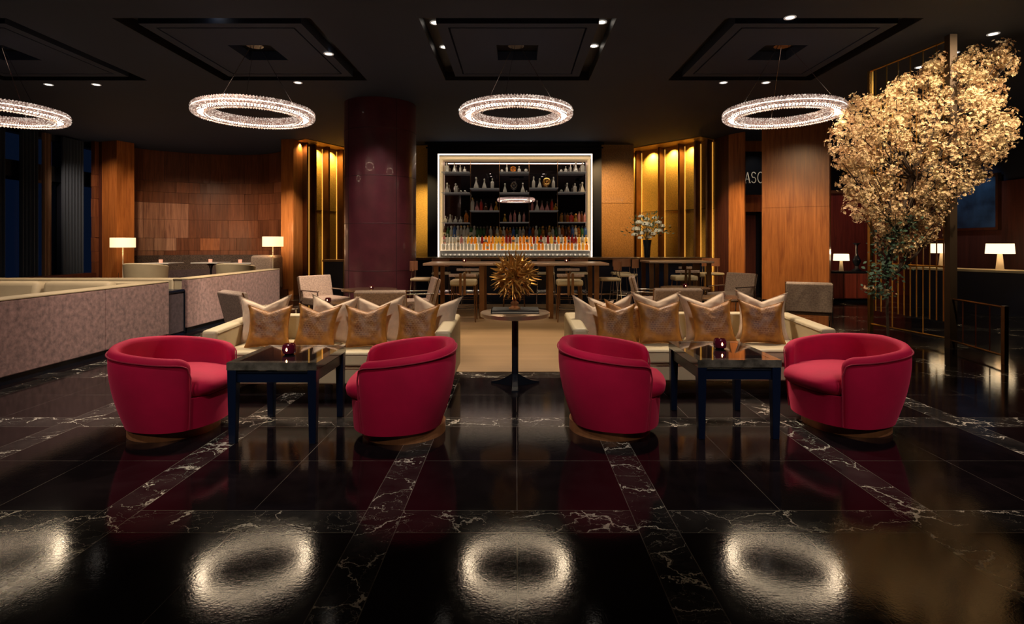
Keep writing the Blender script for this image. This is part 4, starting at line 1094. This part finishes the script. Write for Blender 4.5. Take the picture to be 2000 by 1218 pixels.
rt = make_round(.42, .6); rtf = True
for (px, d, l, s) in [(696, 7.95, 'round dark cocktail table nearest the left sofa', .95), (722, 10.15, 'round dark cocktail table in front of the leather column', 1.2), (1410, 8.6, 'round dark cocktail table nearest the right sofa', 1.05), (1338, 10.6, 'round dark cocktail table behind, near the right high table', 1.1)]:
    if rtf: rt.location = (X(px, d), d, .006); rt['label'] = l; rt.scale = (s, s, 1); rtf = False
    else: dup(rt, (X(px, d), d, .006), 0, l, scale=(s, s, 1))
vot += [((X(641, 7.85), 7.85, .607), .9, 'small votive candle on the round table nearest the left sofa'), ((X(726, 10.15), 10.15, .607), .9, 'small votive candle on the round table by the leather column'),
        ((X(1411, 8.6), 8.6, .607), .9, 'small votive candle on the round table nearest the right sofa'), ((X(1338, 10.5), 10.5, .607), .9, 'small votive candle on the round table by the high stools')]

# ------------------------------------------------------------------ high tables and stools
def high_table(name_l, x0, x1, y0, y1, legx, h=1.07):
    o = thing('high_table', name_l, 'high table', ((x0+x1)/2, (y0+y1)/2, 0), 0, 'bronze legged high tables'); a = (x1-x0)/2; b = (y1-y0)/2; cx = (x0+x1)/2
    ob('tabletop', MB().box(-a, a, -b, b, h-.045, h), mat('taupe_wood_top', (.33, .22, .15), .3, .2), o, bevel=.008, smooth=False)
    for x in legx:
        for s in (-1, 1):
            ob('leg', MB().box(x-cx-.045, x-cx+.045, s*(b-.08)-.02, s*(b-.08)+.02, 0, h-.045), M['bronze'], o, smooth=False)
    return o
high_table('long communal high table on flat bronze legs in front of the bar', -1.78, 1.78, 10.5, 11.6, [X(852, 10.6), X(941, 10.6), X(1076, 10.6), X(1165, 10.6)])
high_table('shorter high table on bronze legs below the white bouquet', X(1266, 11.8), X(1392, 11.8), 11.7, 12.6, [X(1272, 11.8), X(1300, 11.8), X(1356, 11.8), X(1384, 11.8)])
def make_stool():
    o = thing('bar_stool', 'x', 'bar stool', (0, 0, 0), 0, 'low backed cream bar stools')  # faces +y
    ob('seat', MB().box(-.24, .24, -.2, .22, .66, .77), M['cream'], o, bevel=.035, seg=3)
    ob('backrest', MB().box(-.25, .25, -.25, -.215, .83, .89), M['grey'], o, bevel=.01)
    ob('back_strap', MB().box(-.06, -.015, -.262, -.24, .5, .9).box(.015, .06, -.262, -.24, .5, .9), M['bronze'], o, smooth=False)
    for sx in (-1, 1):
        for sy in (-1, 1):
            ob('leg', MB().tube([(sx*.23, sy*.21, .003), (sx*.2, sy*.18, .67)], .012, 6), M['bronze'], o)
    ob('footrest', MB().tube([(-.225, -.2, .25), (.225, -.2, .25), (.225, .2, .25), (-.225, .2, .25)], .009, 6, closed=True), M['chrome'], o)
    return o
st = make_stool(); stf = True
for (px, d, rz, l) in [(906, 10.25, 0, 'cream bar stool at the near side of the long high table, left of the sculpture'), (1112, 10.25, 0, 'cream bar stool at the near side of the long high table, right of the sculpture'),
                       (912, 11.95, 180, 'cream bar stool on the far side of the long high table, left of the sculpture'), (1112, 11.95, 180, 'cream bar stool on the far side of the long high table, right of the sculpture'),
                       (1004, 11.95, 180, 'cream bar stool hidden mostly behind the spiky sculpture'),
                       (1336, 11.6, 0, 'cream bar stool at the near side of the shorter high table'), (1352, 12.9, 180, 'cream bar stool on the far side of the shorter high table')]:
    if stf: st.location = (X(px, d), d, .006); st['label'] = l; stf = False
    else: dup(st, (X(px, d), d, .006), R(rz), l)
def make_stool2():
    o = thing('counter_stool', 'x', 'bar stool', (0, 0, 0), 0, 'leather backed counter stools')   # faces +y
    ob('seat', MB().box(-.21, .21, -.2, .2, .70, .76), M['cream'], o, bevel=.025, seg=3)
    mb = MB()
    for k in range(8):
        a0 = R(-145+110*k/8); a1 = R(-145+110*(k+1)/8); q = []
        for a in (a0, a1):
            for r in (.24, .262):
                for z in (.90, 1.09): q.append((r*cos(a), r*sin(a)+.02, z))
        mb.add(q, [(0, 1, 5, 4), (2, 3, 7, 6), (1, 3, 7, 5), (0, 2, 6, 4), (0, 1, 3, 2), (4, 5, 7, 6)])
    ob('backrest', mb, mat('tan_leather', (.27, .12, .06), .45), o)
    for sx in (-1, 1):
        for sy in (-1, 1):
            ob('leg', MB().tube([(sx*.23, sy*.23, .003), (sx*.17, sy*.16, .71 if sy > 0 else 1.0)], .009, 6), M['chrome'], o)
    ob('footrest', MB().tube([(-.215, -.21, .3), (.215, -.21, .3), (.215, .21, .3), (-.215, .21, .3)], .008, 6, closed=True), M['chrome'], o)
    return o
s2 = make_stool2(); s2f = True
for (px, d, rz, l) in [(1190, 11.0, 90, 'leather backed stool in profile at the right end of the long table'), (824, 11.0, -90, 'leather backed stool at the left end of the long table beside the column'),
                       (1226, 12.3, 70, 'leather backed stool at the left end of the shorter high table'), (1392, 12.95, 180, 'leather backed stool behind the right end of the shorter high table'),
                       (862, 13.25, 0, 'leather backed stool at the bar, nearest the leather column'), (922, 13.25, 0, 'leather backed stool at the bar, left of the spiky sculpture'),
                       (1066, 13.25, 0, 'leather backed stool at the bar, just right of the spiky sculpture'), (1130, 13.25, 0, 'leather backed stool at the bar, before the lit display corner'), (1212, 13.2, 0, 'leather backed stool at the bar in front of the burl panel')]:
    z = .006 if d < 13 else 0
    if s2f: s2.location = (X(px, d), d, z); s2.rotation_euler = (0, 0, R(rz)); s2['label'] = l; s2f = False
    else: dup(s2, (X(px, d), d, z), R(rz), l)
vot += [((X(907, 11.0), 11.0, 1.071), .9, 'small votive candle on the long high table, left of the sculpture'), ((X(1106, 11.0), 11.0, 1.071), .9, 'small votive candle on the long high table, right of the sculpture')]
for i, (loc, s, l) in enumerate(vot):
    if i == 0: v0.location = loc; v0.scale = (s, s, s); v0['label'] = l
    else: dup(v0, loc, 0, l, scale=(s, s, s))

# ------------------------------------------------------------------ bouquet on the bar
vd = 13.75
bq = thing('flower_arrangement', 'tall dark vase of white roses and greenery standing on the bar', 'flowers', (X(1264, vd), vd, 1.1))
ob('vase', MB().lathe([(.001, 0), (.065, 0), (.07, .01), (.085, .25), (.11, .44), (.105, .44), (.06, .1), (.001, .09)], 24), M['black'], bq, label='tall glossy black vase')
rb = random.Random(3)
def rose(c, r):
    mb = MB(); c = Vector(c)
    for L in range(4):
        n = 5+L; rr = r*(.35+.22*L)
        for k in range(n):
            a = 2*pi*k/n+L*.5; el = R(75-22*L)
            d = Vector((cos(a)*cos(el), sin(a)*cos(el), sin(el))); t = Vector((-sin(a), cos(a), 0)); u = d.cross(t)
            p = c+d*rr*.9
            w_ = rr*.55
            mb.add([p-t*w_*.6-u*w_*.7, p+t*w_*.6-u*w_*.7, p+t*w_+d*w_*.1, p+u*w_*.8+d*w_*.25, p-t*w_+d*w_*.1], [(0, 1, 2, 3, 4)])
    mb.lathe([(.001, -r*.5), (r*.6, -r*.1), (r*.55, r*.35), (.001, r*.6)], 10, c=c)
    return mb
for (dx, dz, r) in [(-.30, .70, .10), (-.16, .60, .10), (-.02, .66, .10), (.13, .58, .09), (.28, .66, .11), (-.24, .86, .085), (-.08, .82, .10), (.10, .80, .09), (.25, .86, .08), (-.34, .56, .08), (.0, .95, .08), (.17, .98, .06), (-.14, 1.02, .07), (.34, .78, .08), (.04, .50, .08), (-.2, .48, .07)]:
    ob('rose_bloom', rose((dx, rb.uniform(-.18, .1), dz), r), M['rose'], bq)
mb = MB()
for i in range(230):
    a = rb.uniform(0, 2*pi); el = rb.uniform(.1, 1.4); L = rb.uniform(.25, .62)
    d = Vector((cos(a)*cos(el), sin(a)*cos(el)*.7, sin(el))); p = Vector((0, 0, .5))+d*L
    t = d.cross(Vector((rb.uniform(-1, 1), rb.uniform(-1, 1), rb.uniform(-1, 1)))).normalized(); s = rb.uniform(.02, .045)
    mb.add([p, p+d*s*1.2+t*s*.5, p+d*s*2.6, p+d*s*1.2-t*s*.5], [(0, 1, 2, 3)])
for i in range(20):
    a = rb.uniform(0, 2*pi); d = Vector((cos(a)*.45, sin(a)*.3, rb.uniform(.6, 1))).normalized()*rb.uniform(.5, .72)
    mb.tube([(0, 0, .38), Vector((0, 0, .45))+d*.6, Vector((0, 0, .45))+d], .004, 4)
ob('leaves', mb, mat('olive_leaf', (.10, .14, .06), .6), bq, kind='stuff')
spot((X(1250, 12.0), 12.0, CEIL-.05), (X(1264, vd), vd, 1.8), 260, 30, .8, (1, .85, .65))  # unseen spot added to brighten the bouquet

# ------------------------------------------------------------------ banquettes on the left
def banquette(label, x, ya, yb, ret_at, seams, cushions):
    # tall back runs along y at x; seat lies on its -x side; a return runs along x at ret_at
    o = thing('banquette', label, 'banquette', (x, ya, 0), 0, 'taupe velvet banquette booths'); L = yb-ya; H = .865
    b = MB(); ys = [0]+[s-ya for s in seams]+[L]
    for i, (a, c) in enumerate(zip(ys, ys[1:])): b.box(-.10, 0, a+.002, c-.002, .09, H)
    ob('outer_back', b, M['banq'], o, bevel=.012, smooth=False)
    ob('top_rail', MB().box(-.24, .004, 0, L, H, H+.022), M['banqin'], o, bevel=.008, smooth=False)
    ob('inner_back', MB().box(-.24, -.10, .02, L-.02, .4, H), M['banqin'], o, bevel=.02)
    ob('seat', MB().box(-.85, -.24, .02, L-.02, .2, .46), M['banqin'], o, bevel=.03)
    ob('plinth', MB().box(-.8, -.03, .03, L-.03, 0, .2), M['black'], o, smooth=False)
    r0, r1 = (L-.24, L) if ret_at == 'far' else (0, .24)
    ob('return_back', MB().box(-3.6, -.24, r0, r1, .09, H+.02), M['banqin'], o, bevel=.02)
    s0, s1 = (L-.85, L-.24) if ret_at == 'far' else (.24, .85)
    ob('return_seat', MB().box(-3.6, -.85, s0, s1, .2, .46), M['banqin'], o, bevel=.03)
    ob('return_plinth', MB().box(-3.6, -.85, min(s0, r0)+.03, max(s1, r1)-.03, 0, .2), M['black'], o, smooth=False)
    return o
banquette('long taupe velvet banquette with high mottled back, running off the left edge', -5.2, 3.9, 8.25, 'far', [6.97], None)
banquette('taupe velvet banquette further back, ending below the narrow wood pilaster', -5.28, 8.85, 12.3, 'near', [10.2], None)
for i, (x, y, l, s) in enumerate([(-6.15, 7.72, 'wide cream back cushion inside the long banquette, right one', 1.5), (-7.15, 7.72, 'wide cream back cushion inside the long banquette, at the picture edge', 1.5)]):
    o = ob('back_cushion', MB().box(-.47, .47, -.1, .1, .0, .46), M['banqin'], bevel=.07, seg=4, loc=(x, y, .46)); o.rotation_euler = (R(-8), 0, 0)
    tag(o, l, 'cushion', 'cream back cushions of the banquette')
o = thing('service_cabinet', 'dark narrow cabinet in the gap between the two taupe banquettes', 'cabinet', (-5.55, 8.55, 0))
ob('body', MB().box(-.25, .25, -.25, .25, 0, .72), M['navy'], o, smooth=False); ob('door', MB().box(.25, .262, -.2, .2, .06, .66), M['dark'], o, smooth=False); ob('trim_frame', MB().box(.25, .27, -.235, -.215, .04, .70).box(.25, .27, .215, .235, .04, .70).box(.25, .27, -.235, .235, .68, .70), M['black'], o, smooth=False)
# alcove: wall bench, tables, barrel chairs, lamps
PZ = .18
mb = MB(); K = 16
for k in range(K):
    t0, t1 = .06+.9*k/K, .06+.9*(k+1)/K; a, b = arcpt(t0), arcpt(t1); cc = Vector((-9.2, 14.5))
    def inn(p, q): return p+(cc-p).normalized()*q
    mb.prism([tuple(inn(a, .03)), tuple(inn(b, .03)), tuple(inn(b, .22)), tuple(inn(a, .22))], PZ+.05, 1.08)
wb = thing('wall_bench', 'curved dark patterned bench along the walnut wall', 'bench', (0, 0, 0))
ob('backrest', mb, M['pattern'], wb, smooth=False)
mb = MB()
for k in range(K):
    t0, t1 = .06+.9*k/K, .06+.9*(k+1)/K; a, b = arcpt(t0), arcpt(t1)
    mb.prism([tuple(inn(a, .22)), tuple(inn(b, .22)), tuple(inn(b, .75)), tuple(inn(a, .75))], PZ+.02, .62)
ob('seat', mb, M['dark'], wb, smooth=False)
def make_barrel():
    o = thing('barrel_chair', 'x', 'armchair', (0, 0, 0), 0, 'cream barrel chairs')  # faces +y
    mb = MB(); n = 28; vs = []; fs = []
    for k in range(n+1):
        a = R(-200+220*k/n); h = .66+.06*cos(a+pi/2)
        for r, z in ((.44, .1), (.48, h-.02), (.46, h), (.42, h), (.40, h-.02), (.38, .1)): vs.append((r*cos(a), r*sin(a), z))
    for k in range(n):
        for j in range(6): fs.append((k*6+j, k*6+(j+1) % 6, (k+1)*6+(j+1) % 6, (k+1)*6+j))
    fs += [tuple(range(6)), tuple(n*6+j for j in range(6))]
    ob('backrest', mb.add(vs, fs), M['banqin'], o)
    ob('seat', MB().lathe([(.001, .12), (.39, .12), (.39, .40), (.35, .44), (.001, .44)], 28), M['banqin'], o)
    for k in range(4):
        a = pi/4+k*pi/2; ob('leg', MB().lathe([(.015, 0), (.02, .12)], 8, c=(.3*cos(a), .3*sin(a), 0)), M['black'], o)
    return o
bcx = make_barrel(); bcx.location = (X(286, 14.2), 14.2, PZ); bcx['label'] = 'cream barrel chair beside the floor lamp on the far left'; bcx.scale = (1.05, 1.05, 1.08)
dup(bcx, (X(461, 14.0), 14.0, PZ), 0, 'cream barrel chair in front of the walnut wall, near the right floor lamp', scale=(.95, .95, 1.08))
def make_ptable():
    o = thing('pedestal_dining_table', 'x', 'table', (0, 0, 0), 0, 'white topped pedestal tables')
    ob('tabletop', MB().box(-.38, .38, -.36, .36, .70, .73), M['whitetop'], o, bevel=.01, smooth=False)
    ob('stem', MB().lathe([(.03, .02), (.025, .5), (.05, .62), (.14, .70)], 16), M['black'], o)
    ob('base', MB().lathe([(.001, 0), (.25, 0), (.25, .015), (.03, .03), (.001, .03)], 24), M['black'], o)
    return o
pt = make_ptable(); pt.location = (X(318, 15.4), 15.4, PZ); pt['label'] = 'white topped pedestal table behind the left barrel chair'
dup(pt, (X(412, 15.8), 15.8, PZ), 0, 'white topped pedestal table standing between the two barrel chairs'); dup(pt, (X(475, 15.4), 15.4, PZ), 0, 'white topped pedestal table behind the right barrel chair')
for (px, d, l, m_) in ((314, 15.3, 'pink glass votive on the table behind the left barrel chair', 0), (411, 15.7, 'pink glass votive on the table between the barrel chairs', 0), (469, 15.3, 'pink glass votive on the table behind the right barrel chair', 0)):
    tag(ob('votive_glass', MB().lathe([(.001, 0), (.045, 0), (.05, .09), (.044, .09), (.04, .01), (.001, .01)], 14), M['pinkvotive'], loc=(X(px, d), d, PZ+.731)), l, 'candle holder', 'pink votives in the alcove')
def make_flamp():
    o = thing('floor_lamp', 'x', 'lamp', (0, 0, 0), 0, 'floor lamps in the alcove')
    ob('lamp_shade', MB().lathe([(.29, 1.16), (.29, 1.42)], 36, caps=False), M['shade'], o, label='glowing cream drum shade')
    ob('diffuser', MB().lathe([(.001, 1.17), (.28, 1.17)], 24, caps=False), M['shade'], o)
    ob('pole', MB().lathe([(.012, .02), (.012, 1.4)], 12), M['ceramic'], o)
    ob('base', MB().lathe([(.001, 0), (.15, 0), (.15, .02), (.001, .025)], 24), M['bronze'], o)
    return o
fl = make_flamp(); d = 14.9; fl.location = (X(240, d), d, PZ); fl['label'] = 'drum shade floor lamp before the left wood pilaster'
dup(fl, (X(533, 14.7), 14.7, PZ), 0, 'drum shade floor lamp next to the narrow wood pilaster by the gold recess', scale=(.9, .9, 1.02))
point((X(240, d), d, 1.85), 14, WARM, .12); point((X(240, d), d, 1.2), 8, WARM, .08); point((X(533, 14.7), 14.7, 1.9), 9, WARM, .12); point((X(533, 14.7), 14.7, 1.2), 5, WARM, .08)
tb = ob('bolster_seat', MB().box(-.3, .3, -.35, .35, 0, .95), M['grey'], bevel=.08, seg=4, loc=(X(549, 15.9), 15.0, PZ)); tag(tb, 'brown upholstered bench end squeezed beside the right floor lamp', 'bench')

# ------------------------------------------------------------------ right side: reception desk, credenza, lamps, painting
o = thing('reception_desk', 'dark reception desk with pale stone top carrying two lamps', 'desk', (0, 0, 0))
A = Vector((X(1772, 12.6), 12.6)); B = Vector((10.0, 10.55)); t = (B-A).normalized(); n = Vector((-t.y, t.x))
ob('desktop', MB().prism([tuple(A), tuple(B), tuple(B+n*.7), tuple(A+n*.7)], .86, .905), M['deskglow'], o, smooth=False, label='pale stone top')
a = A+t*.06-n*-.05; b = B; ob('desk_front', MB().prism([tuple(a), tuple(b+n*.05), tuple(b+n*.65), tuple(a+n*.6)], 0, .86), M['navy'], o, smooth=False)
def make_tlamp():
    o = thing('table_lamp', 'x', 'lamp', (0, 0, 0), 0, 'white shaded table lamps')
    ob('lamp_shade', MB().lathe([(.24, .33), (.225, .54)], 32, caps=False), M['shadewhite'], o, label='glowing white shade')
    ob('lamp_base', MB().lathe([(.001, 0), (.095, 0), (.055, .33), (.001, .33)], 4), M['ceramic'], o)
    ob('lamp_neck', MB().lathe([(.01, .33), (.01, .45)], 8), M['bronze'], o)
    return o
tl = make_tlamp()
def deskpt(px, off=.35):
    p = seg_between(px, tuple(A+n*off), tuple(B+n*off)); return p
p = deskpt(1953); tl.location = (p.x, p.y, .905); tl['label'] = 'white shaded lamp on the reception desk, outermost on the right'; point((p.x, p.y, 1.36), 5, WARM, .1); point((p.x, p.y-.05, 1.1), 3, WARM, .1)
p = deskpt(1841); dup(tl, (p.x, p.y, .905), .4, 'white shaded lamp on the desk behind the bronze lattice post'); point((p.x, p.y, 1.36), 5, WARM, .1)
cd2 = 13.6
o = thing('credenza', 'dark red wood credenza between the big wood pillar and the lattice', 'cabinet', (X(1660, cd2), cd2, 0))
hw_ = (1702-1622)*cd2/F/2
ob('body', MB().box(-hw_, hw_, 0, .5, .08, .72), M['darkwood'], o, smooth=False); ob('top', MB().box(-hw_-.02, hw_+.02, -.02, .52, .72, .76), M['black'], o, smooth=False)
for k in range(3): ob('door', MB().box(-hw_+.02+k*hw_*2/3, -hw_-.01+(k+1)*hw_*2/3, -.012, 0, .1, .70), M['redwood'], o, smooth=False)
ob('plinth', MB().box(-hw_+.04, hw_-.04, .04, .46, 0, .08), M['black'], o, smooth=False)
dup(tl, (X(1643, cd2+.25), cd2+.25, .76), .2, 'small white shaded lamp on the red wood credenza', scale=(.75, .75, .78)); point((X(1643, cd2+.25), cd2+.3, 1.22), 7, WARM, .08)
o = ob('figurine', MB().lathe([(.001, 0), (.10, 0), (.11, .02), (.05, .06), (.04, .12), (.085, .2), (.10, .27), (.06, .34), (.03, .42), (.025, .62), (.05, .66), (.09, .69), (.09, .70), (.001, .70)], 20), M['black'], loc=(X(1673, cd2+.25), cd2+.25, .76))
tag(o, 'dark turned candlestick ornament on the credenza beside the small lamp', 'ornament')
pdp = 13.2
o = thing('wall_painting', 'large dark blue framed painting behind the blossom tree', 'painting', (10.89, pdp, Z(450, pdp)), -pi/2)
ww = .79; hh_ = (450-345)*pdp/F
ob('canvas', MB().box(-ww+.06, ww-.06, -.0, .03, .06, hh_-.06), M['canvas'], o, smooth=False)
fr = MB(); fr.box(-ww, ww, -.03, .05, 0, .06); fr.box(-ww, ww, -.03, .05, hh_-.06, hh_); fr.box(-ww, -ww+.06, -.03, .05, .06, hh_-.06); fr.box(ww-.06, ww, -.03, .05, .06, hh_-.06)
ob('frame', fr, M['bronze'], o, smooth=False)
spot((9.0, 12.2, CEIL-.05), (10.9, 13.2, 2.3), 110, 44, .8, (.75, .85, 1))  # unseen spot added to lift the dark painting
spot((8.3, 13.0, CEIL-.05), (8.3, 15.5, 1.6), 60, 70, .8, (1, .4, .45)); spot((9.8, 12.0, CEIL-.05), (9.6, 15.0, 1.2), 40, 80, .8, (1, .55, .4))

# ------------------------------------------------------------------ bronze lattice and blossom tree
Lp0 = Vector((5.86, 9.1)); Lp1 = Vector((6.05, 7.66)); Lp2 = Vector((5.86, 6.6)); TZ = CEIL-.06
o = thing('lattice_screen', 'tall bronze lattice screen that the blossom tree grows through', 'screen', (0, 0, 0))
def post(p, z1, w_=.03): return MB().box(p.x-w_, p.x+w_, p.y-w_, p.y+w_, 0, z1)
ob('post', post(Lp0, TZ), M['gold'], o, smooth=False); ob('post', post(Lp1, CEIL-.005, .05), M['darkmetal'], o, smooth=False); ob('post', post(Lp2, .7, .025), M['bronze'], o, smooth=False)
rl = MB(); r2 = MB()
def bar3(mb, a, b, r=.012): mb.tube([a, b], r, 4)
N_ = 13
for k in range(1, N_):
    p = Lp0.lerp(Lp1, k/N_)
    zz0, zz1 = (.35, TZ) if k % 2 else (.35, 3.85)
    if k in (4, 9): zz0 = .12
    bar3(rl, (p.x, p.y, zz0), (p.x, p.y, zz1), .011)
ob('lattice_bars', rl, M['gold'], o, smooth=False)
for z, a0, a1 in ((TZ, 0, 1), (3.85, 0, 1), (1.12, 0, 1), (.12, 0, 1), (1.5, .5, 1), (2.6, 0, .5)):
    a = Lp0.lerp(Lp1, a0); b = Lp0.lerp(Lp1, a1); r2 = MB(); bar3(r2, (a.x, a.y, z), (b.x, b.y, z), .014); ob('rail', r2, M['gold'], o, smooth=False)
r3 = MB()
for z in (.68, .1): bar3(r3, (Lp1.x, Lp1.y, z), (Lp2.x, Lp2.y, z), .014)
for k in range(1, 4):
    p = Lp1.lerp(Lp2, k/4); bar3(r3, (p.x, p.y, .1), (p.x, p.y, .68), .009)
ob('low_rail', r3, M['bronze'], o, smooth=False)

TD = 7.75
outl = [(1695, 190), (1741, 173), (1787, 141), (1829, 116), (1836, 99), (1865, 116), (1896, 88), (1957, 88), (1971, 134), (1966, 165), (1940, 178), (1964, 222), (1978, 265), (1953, 310), (1964, 332), (1893, 367), (1865, 392), (1855, 418), (1825, 450), (1790, 492), (1755, 500), (1721, 486), (1716, 444), (1680, 430), (1648, 411), (1667, 374), (1639, 356), (1650, 335), (1628, 307), (1625, 282), (1632, 247), (1639, 212), (1660, 196)]
def inside(x, y, P):
    c = False; j = len(P)-1
    for i in range(len(P)):
        if (P[i][1] > y) != (P[j][1] > y) and x < (P[j][0]-P[i][0])*(y-P[i][1])/(P[j][1]-P[i][1])+P[i][0]: c = not c
        j = i
    return c
def dist(x, y, P):
    best = 1e9
    for i in range(len(P)):
        a = P[i-1]; b = P[i]; dx, dy = b[0]-a[0], b[1]-a[1]
        t = max(0, min(1, ((x-a[0])*dx+(y-a[1])*dy)/(dx*dx+dy*dy))); best = min(best, math.hypot(x-a[0]-t*dx, y-a[1]-t*dy))
    return best
tree = thing('blossom_tree', 'tall cream pink blossom tree spreading in front of the dark right wall', 'tree', (X(1745, TD), TD, 0))
T0 = Vector(tree.location)
rb = random.Random(21)
cl = []
while len(cl) < 850:
    x, y = rb.uniform(1620, 1980), rb.uniform(85, 505)
    if not inside(x, y, outl): continue
    ds = dist(x, y, outl)
    if noise.noise(Vector((x*.03, y*.03, 0))) < -.38 and ds > 14 : continue
    dep = min(.75, .10+ds/140*1.0)
    cl.append(Vector((X(x, TD), TD+rb.uniform(-dep, dep), Z(y, TD))))
root = Vector((X(1745, TD), TD+.1, 0.0))
# branches
tr = MB()
trunk = [root, Vector((X(1742, TD), TD+.1, .5)), Vector((X(1738, TD), TD+.05, 1.2)), Vector((X(1760, TD), TD, 1.9)), Vector((X(1790, TD), TD, 2.6)), Vector((X(1830, TD), TD, 3.3)), Vector((X(1900, TD), TD, 4.0))]
tl_ = MB(); tl_.tube([p-T0 for p in trunk], [.018, .018, .022, .028, .026, .02, .01], 8); ob('trunk', tl_, M['bark'], tree)
def bez(a, b, c, n): return [a*(1-t)**2+b*2*t*(1-t)+c*t*t for t in [k/n for k in range(n+1)]]
for i in range(80):
    c = cl[i*7 % len(cl)]; s = trunk[2+min(4, int(max(0, (c.z-1.3)/.75)))]
    s = s+Vector((0, 0, -.25)); mid = (s+c)/2+Vector((rb.uniform(-.1, .1), rb.uniform(-.1, .1), -.15))
    tr.tube([p-T0 for p in bez(s, mid, c, 6)], [.016, .014, .012, .010, .008, .006, .004], 5)
ob('branches', tr, M['bark'], tree)
bl = MB()
def flower(mb, p, nrm, s):
    a = nrm.orthogonal().normalized(); b = nrm.cross(a); ph = rb.random()*6
    for k in range(5):
        an = ph+2*pi*k/5; d = a*cos(an)+b*sin(an); t = -a*sin(an)+b*cos(an); cu = rb.uniform(.15, .6)
        mb.add([p, p+d*s*.6+t*s*.34+nrm*s*cu*.4, p+d*s+nrm*s*cu, p+d*s*.6-t*s*.34+nrm*s*cu*.4], [(0, 1, 2, 3)])
for c in cl:
    rC = rb.uniform(.05, .11)
    for k in range(20):
        v = Vector((rb.gauss(0, 1), rb.gauss(0, 1), rb.gauss(0, 1))).normalized()
        flower(bl, c-T0+v*rC*rb.uniform(.5, 1.15), (v+Vector((0, 0, .2))).normalized(), rb.uniform(.018, .030))
ob('blossoms', bl, M['petal'], tree, smooth=False, kind='stuff')
# green trailing foliage
gl = MB()
for i in range(900):
    t = rb.random(); py = 420+160*t; px = 1752-42*t+rb.gauss(0, 16-4*t)
    p = Vector((X(px, TD), TD+rb.gauss(-.05, .12), Z(py, TD)))-T0
    d = Vector((rb.gauss(0, 1), rb.gauss(0, 1), rb.gauss(-.3, 1))).normalized(); s = rb.uniform(.02, .04); tt = d.orthogonal().normalized()
    gl.add([p, p+d*s+tt*s*.5, p+d*s*2, p+d*s-tt*s*.5], [(0, 1, 2, 3)])
ob('leaves', gl, M['leaf'], tree, smooth=False, kind='stuff')
sb = MB()
for i in range(60):
    px, py = rb.choice([(1690+rb.gauss(0, 9), 562+rb.gauss(0, 2)), (1724+rb.gauss(0, 6), 571+rb.gauss(0, 5)), (1738+rb.gauss(0, 6), 530+rb.gauss(0, 8))])
    v = Vector((rb.gauss(0, 1), rb.gauss(0, 1), rb.gauss(0, 1))).normalized(); flower(sb, Vector((X(px, TD), TD+rb.gauss(-.1, .05), Z(py, TD)))-T0, v, .02)
ob('low_blossoms', sb, M['petal'], tree, smooth=False, kind='stuff')
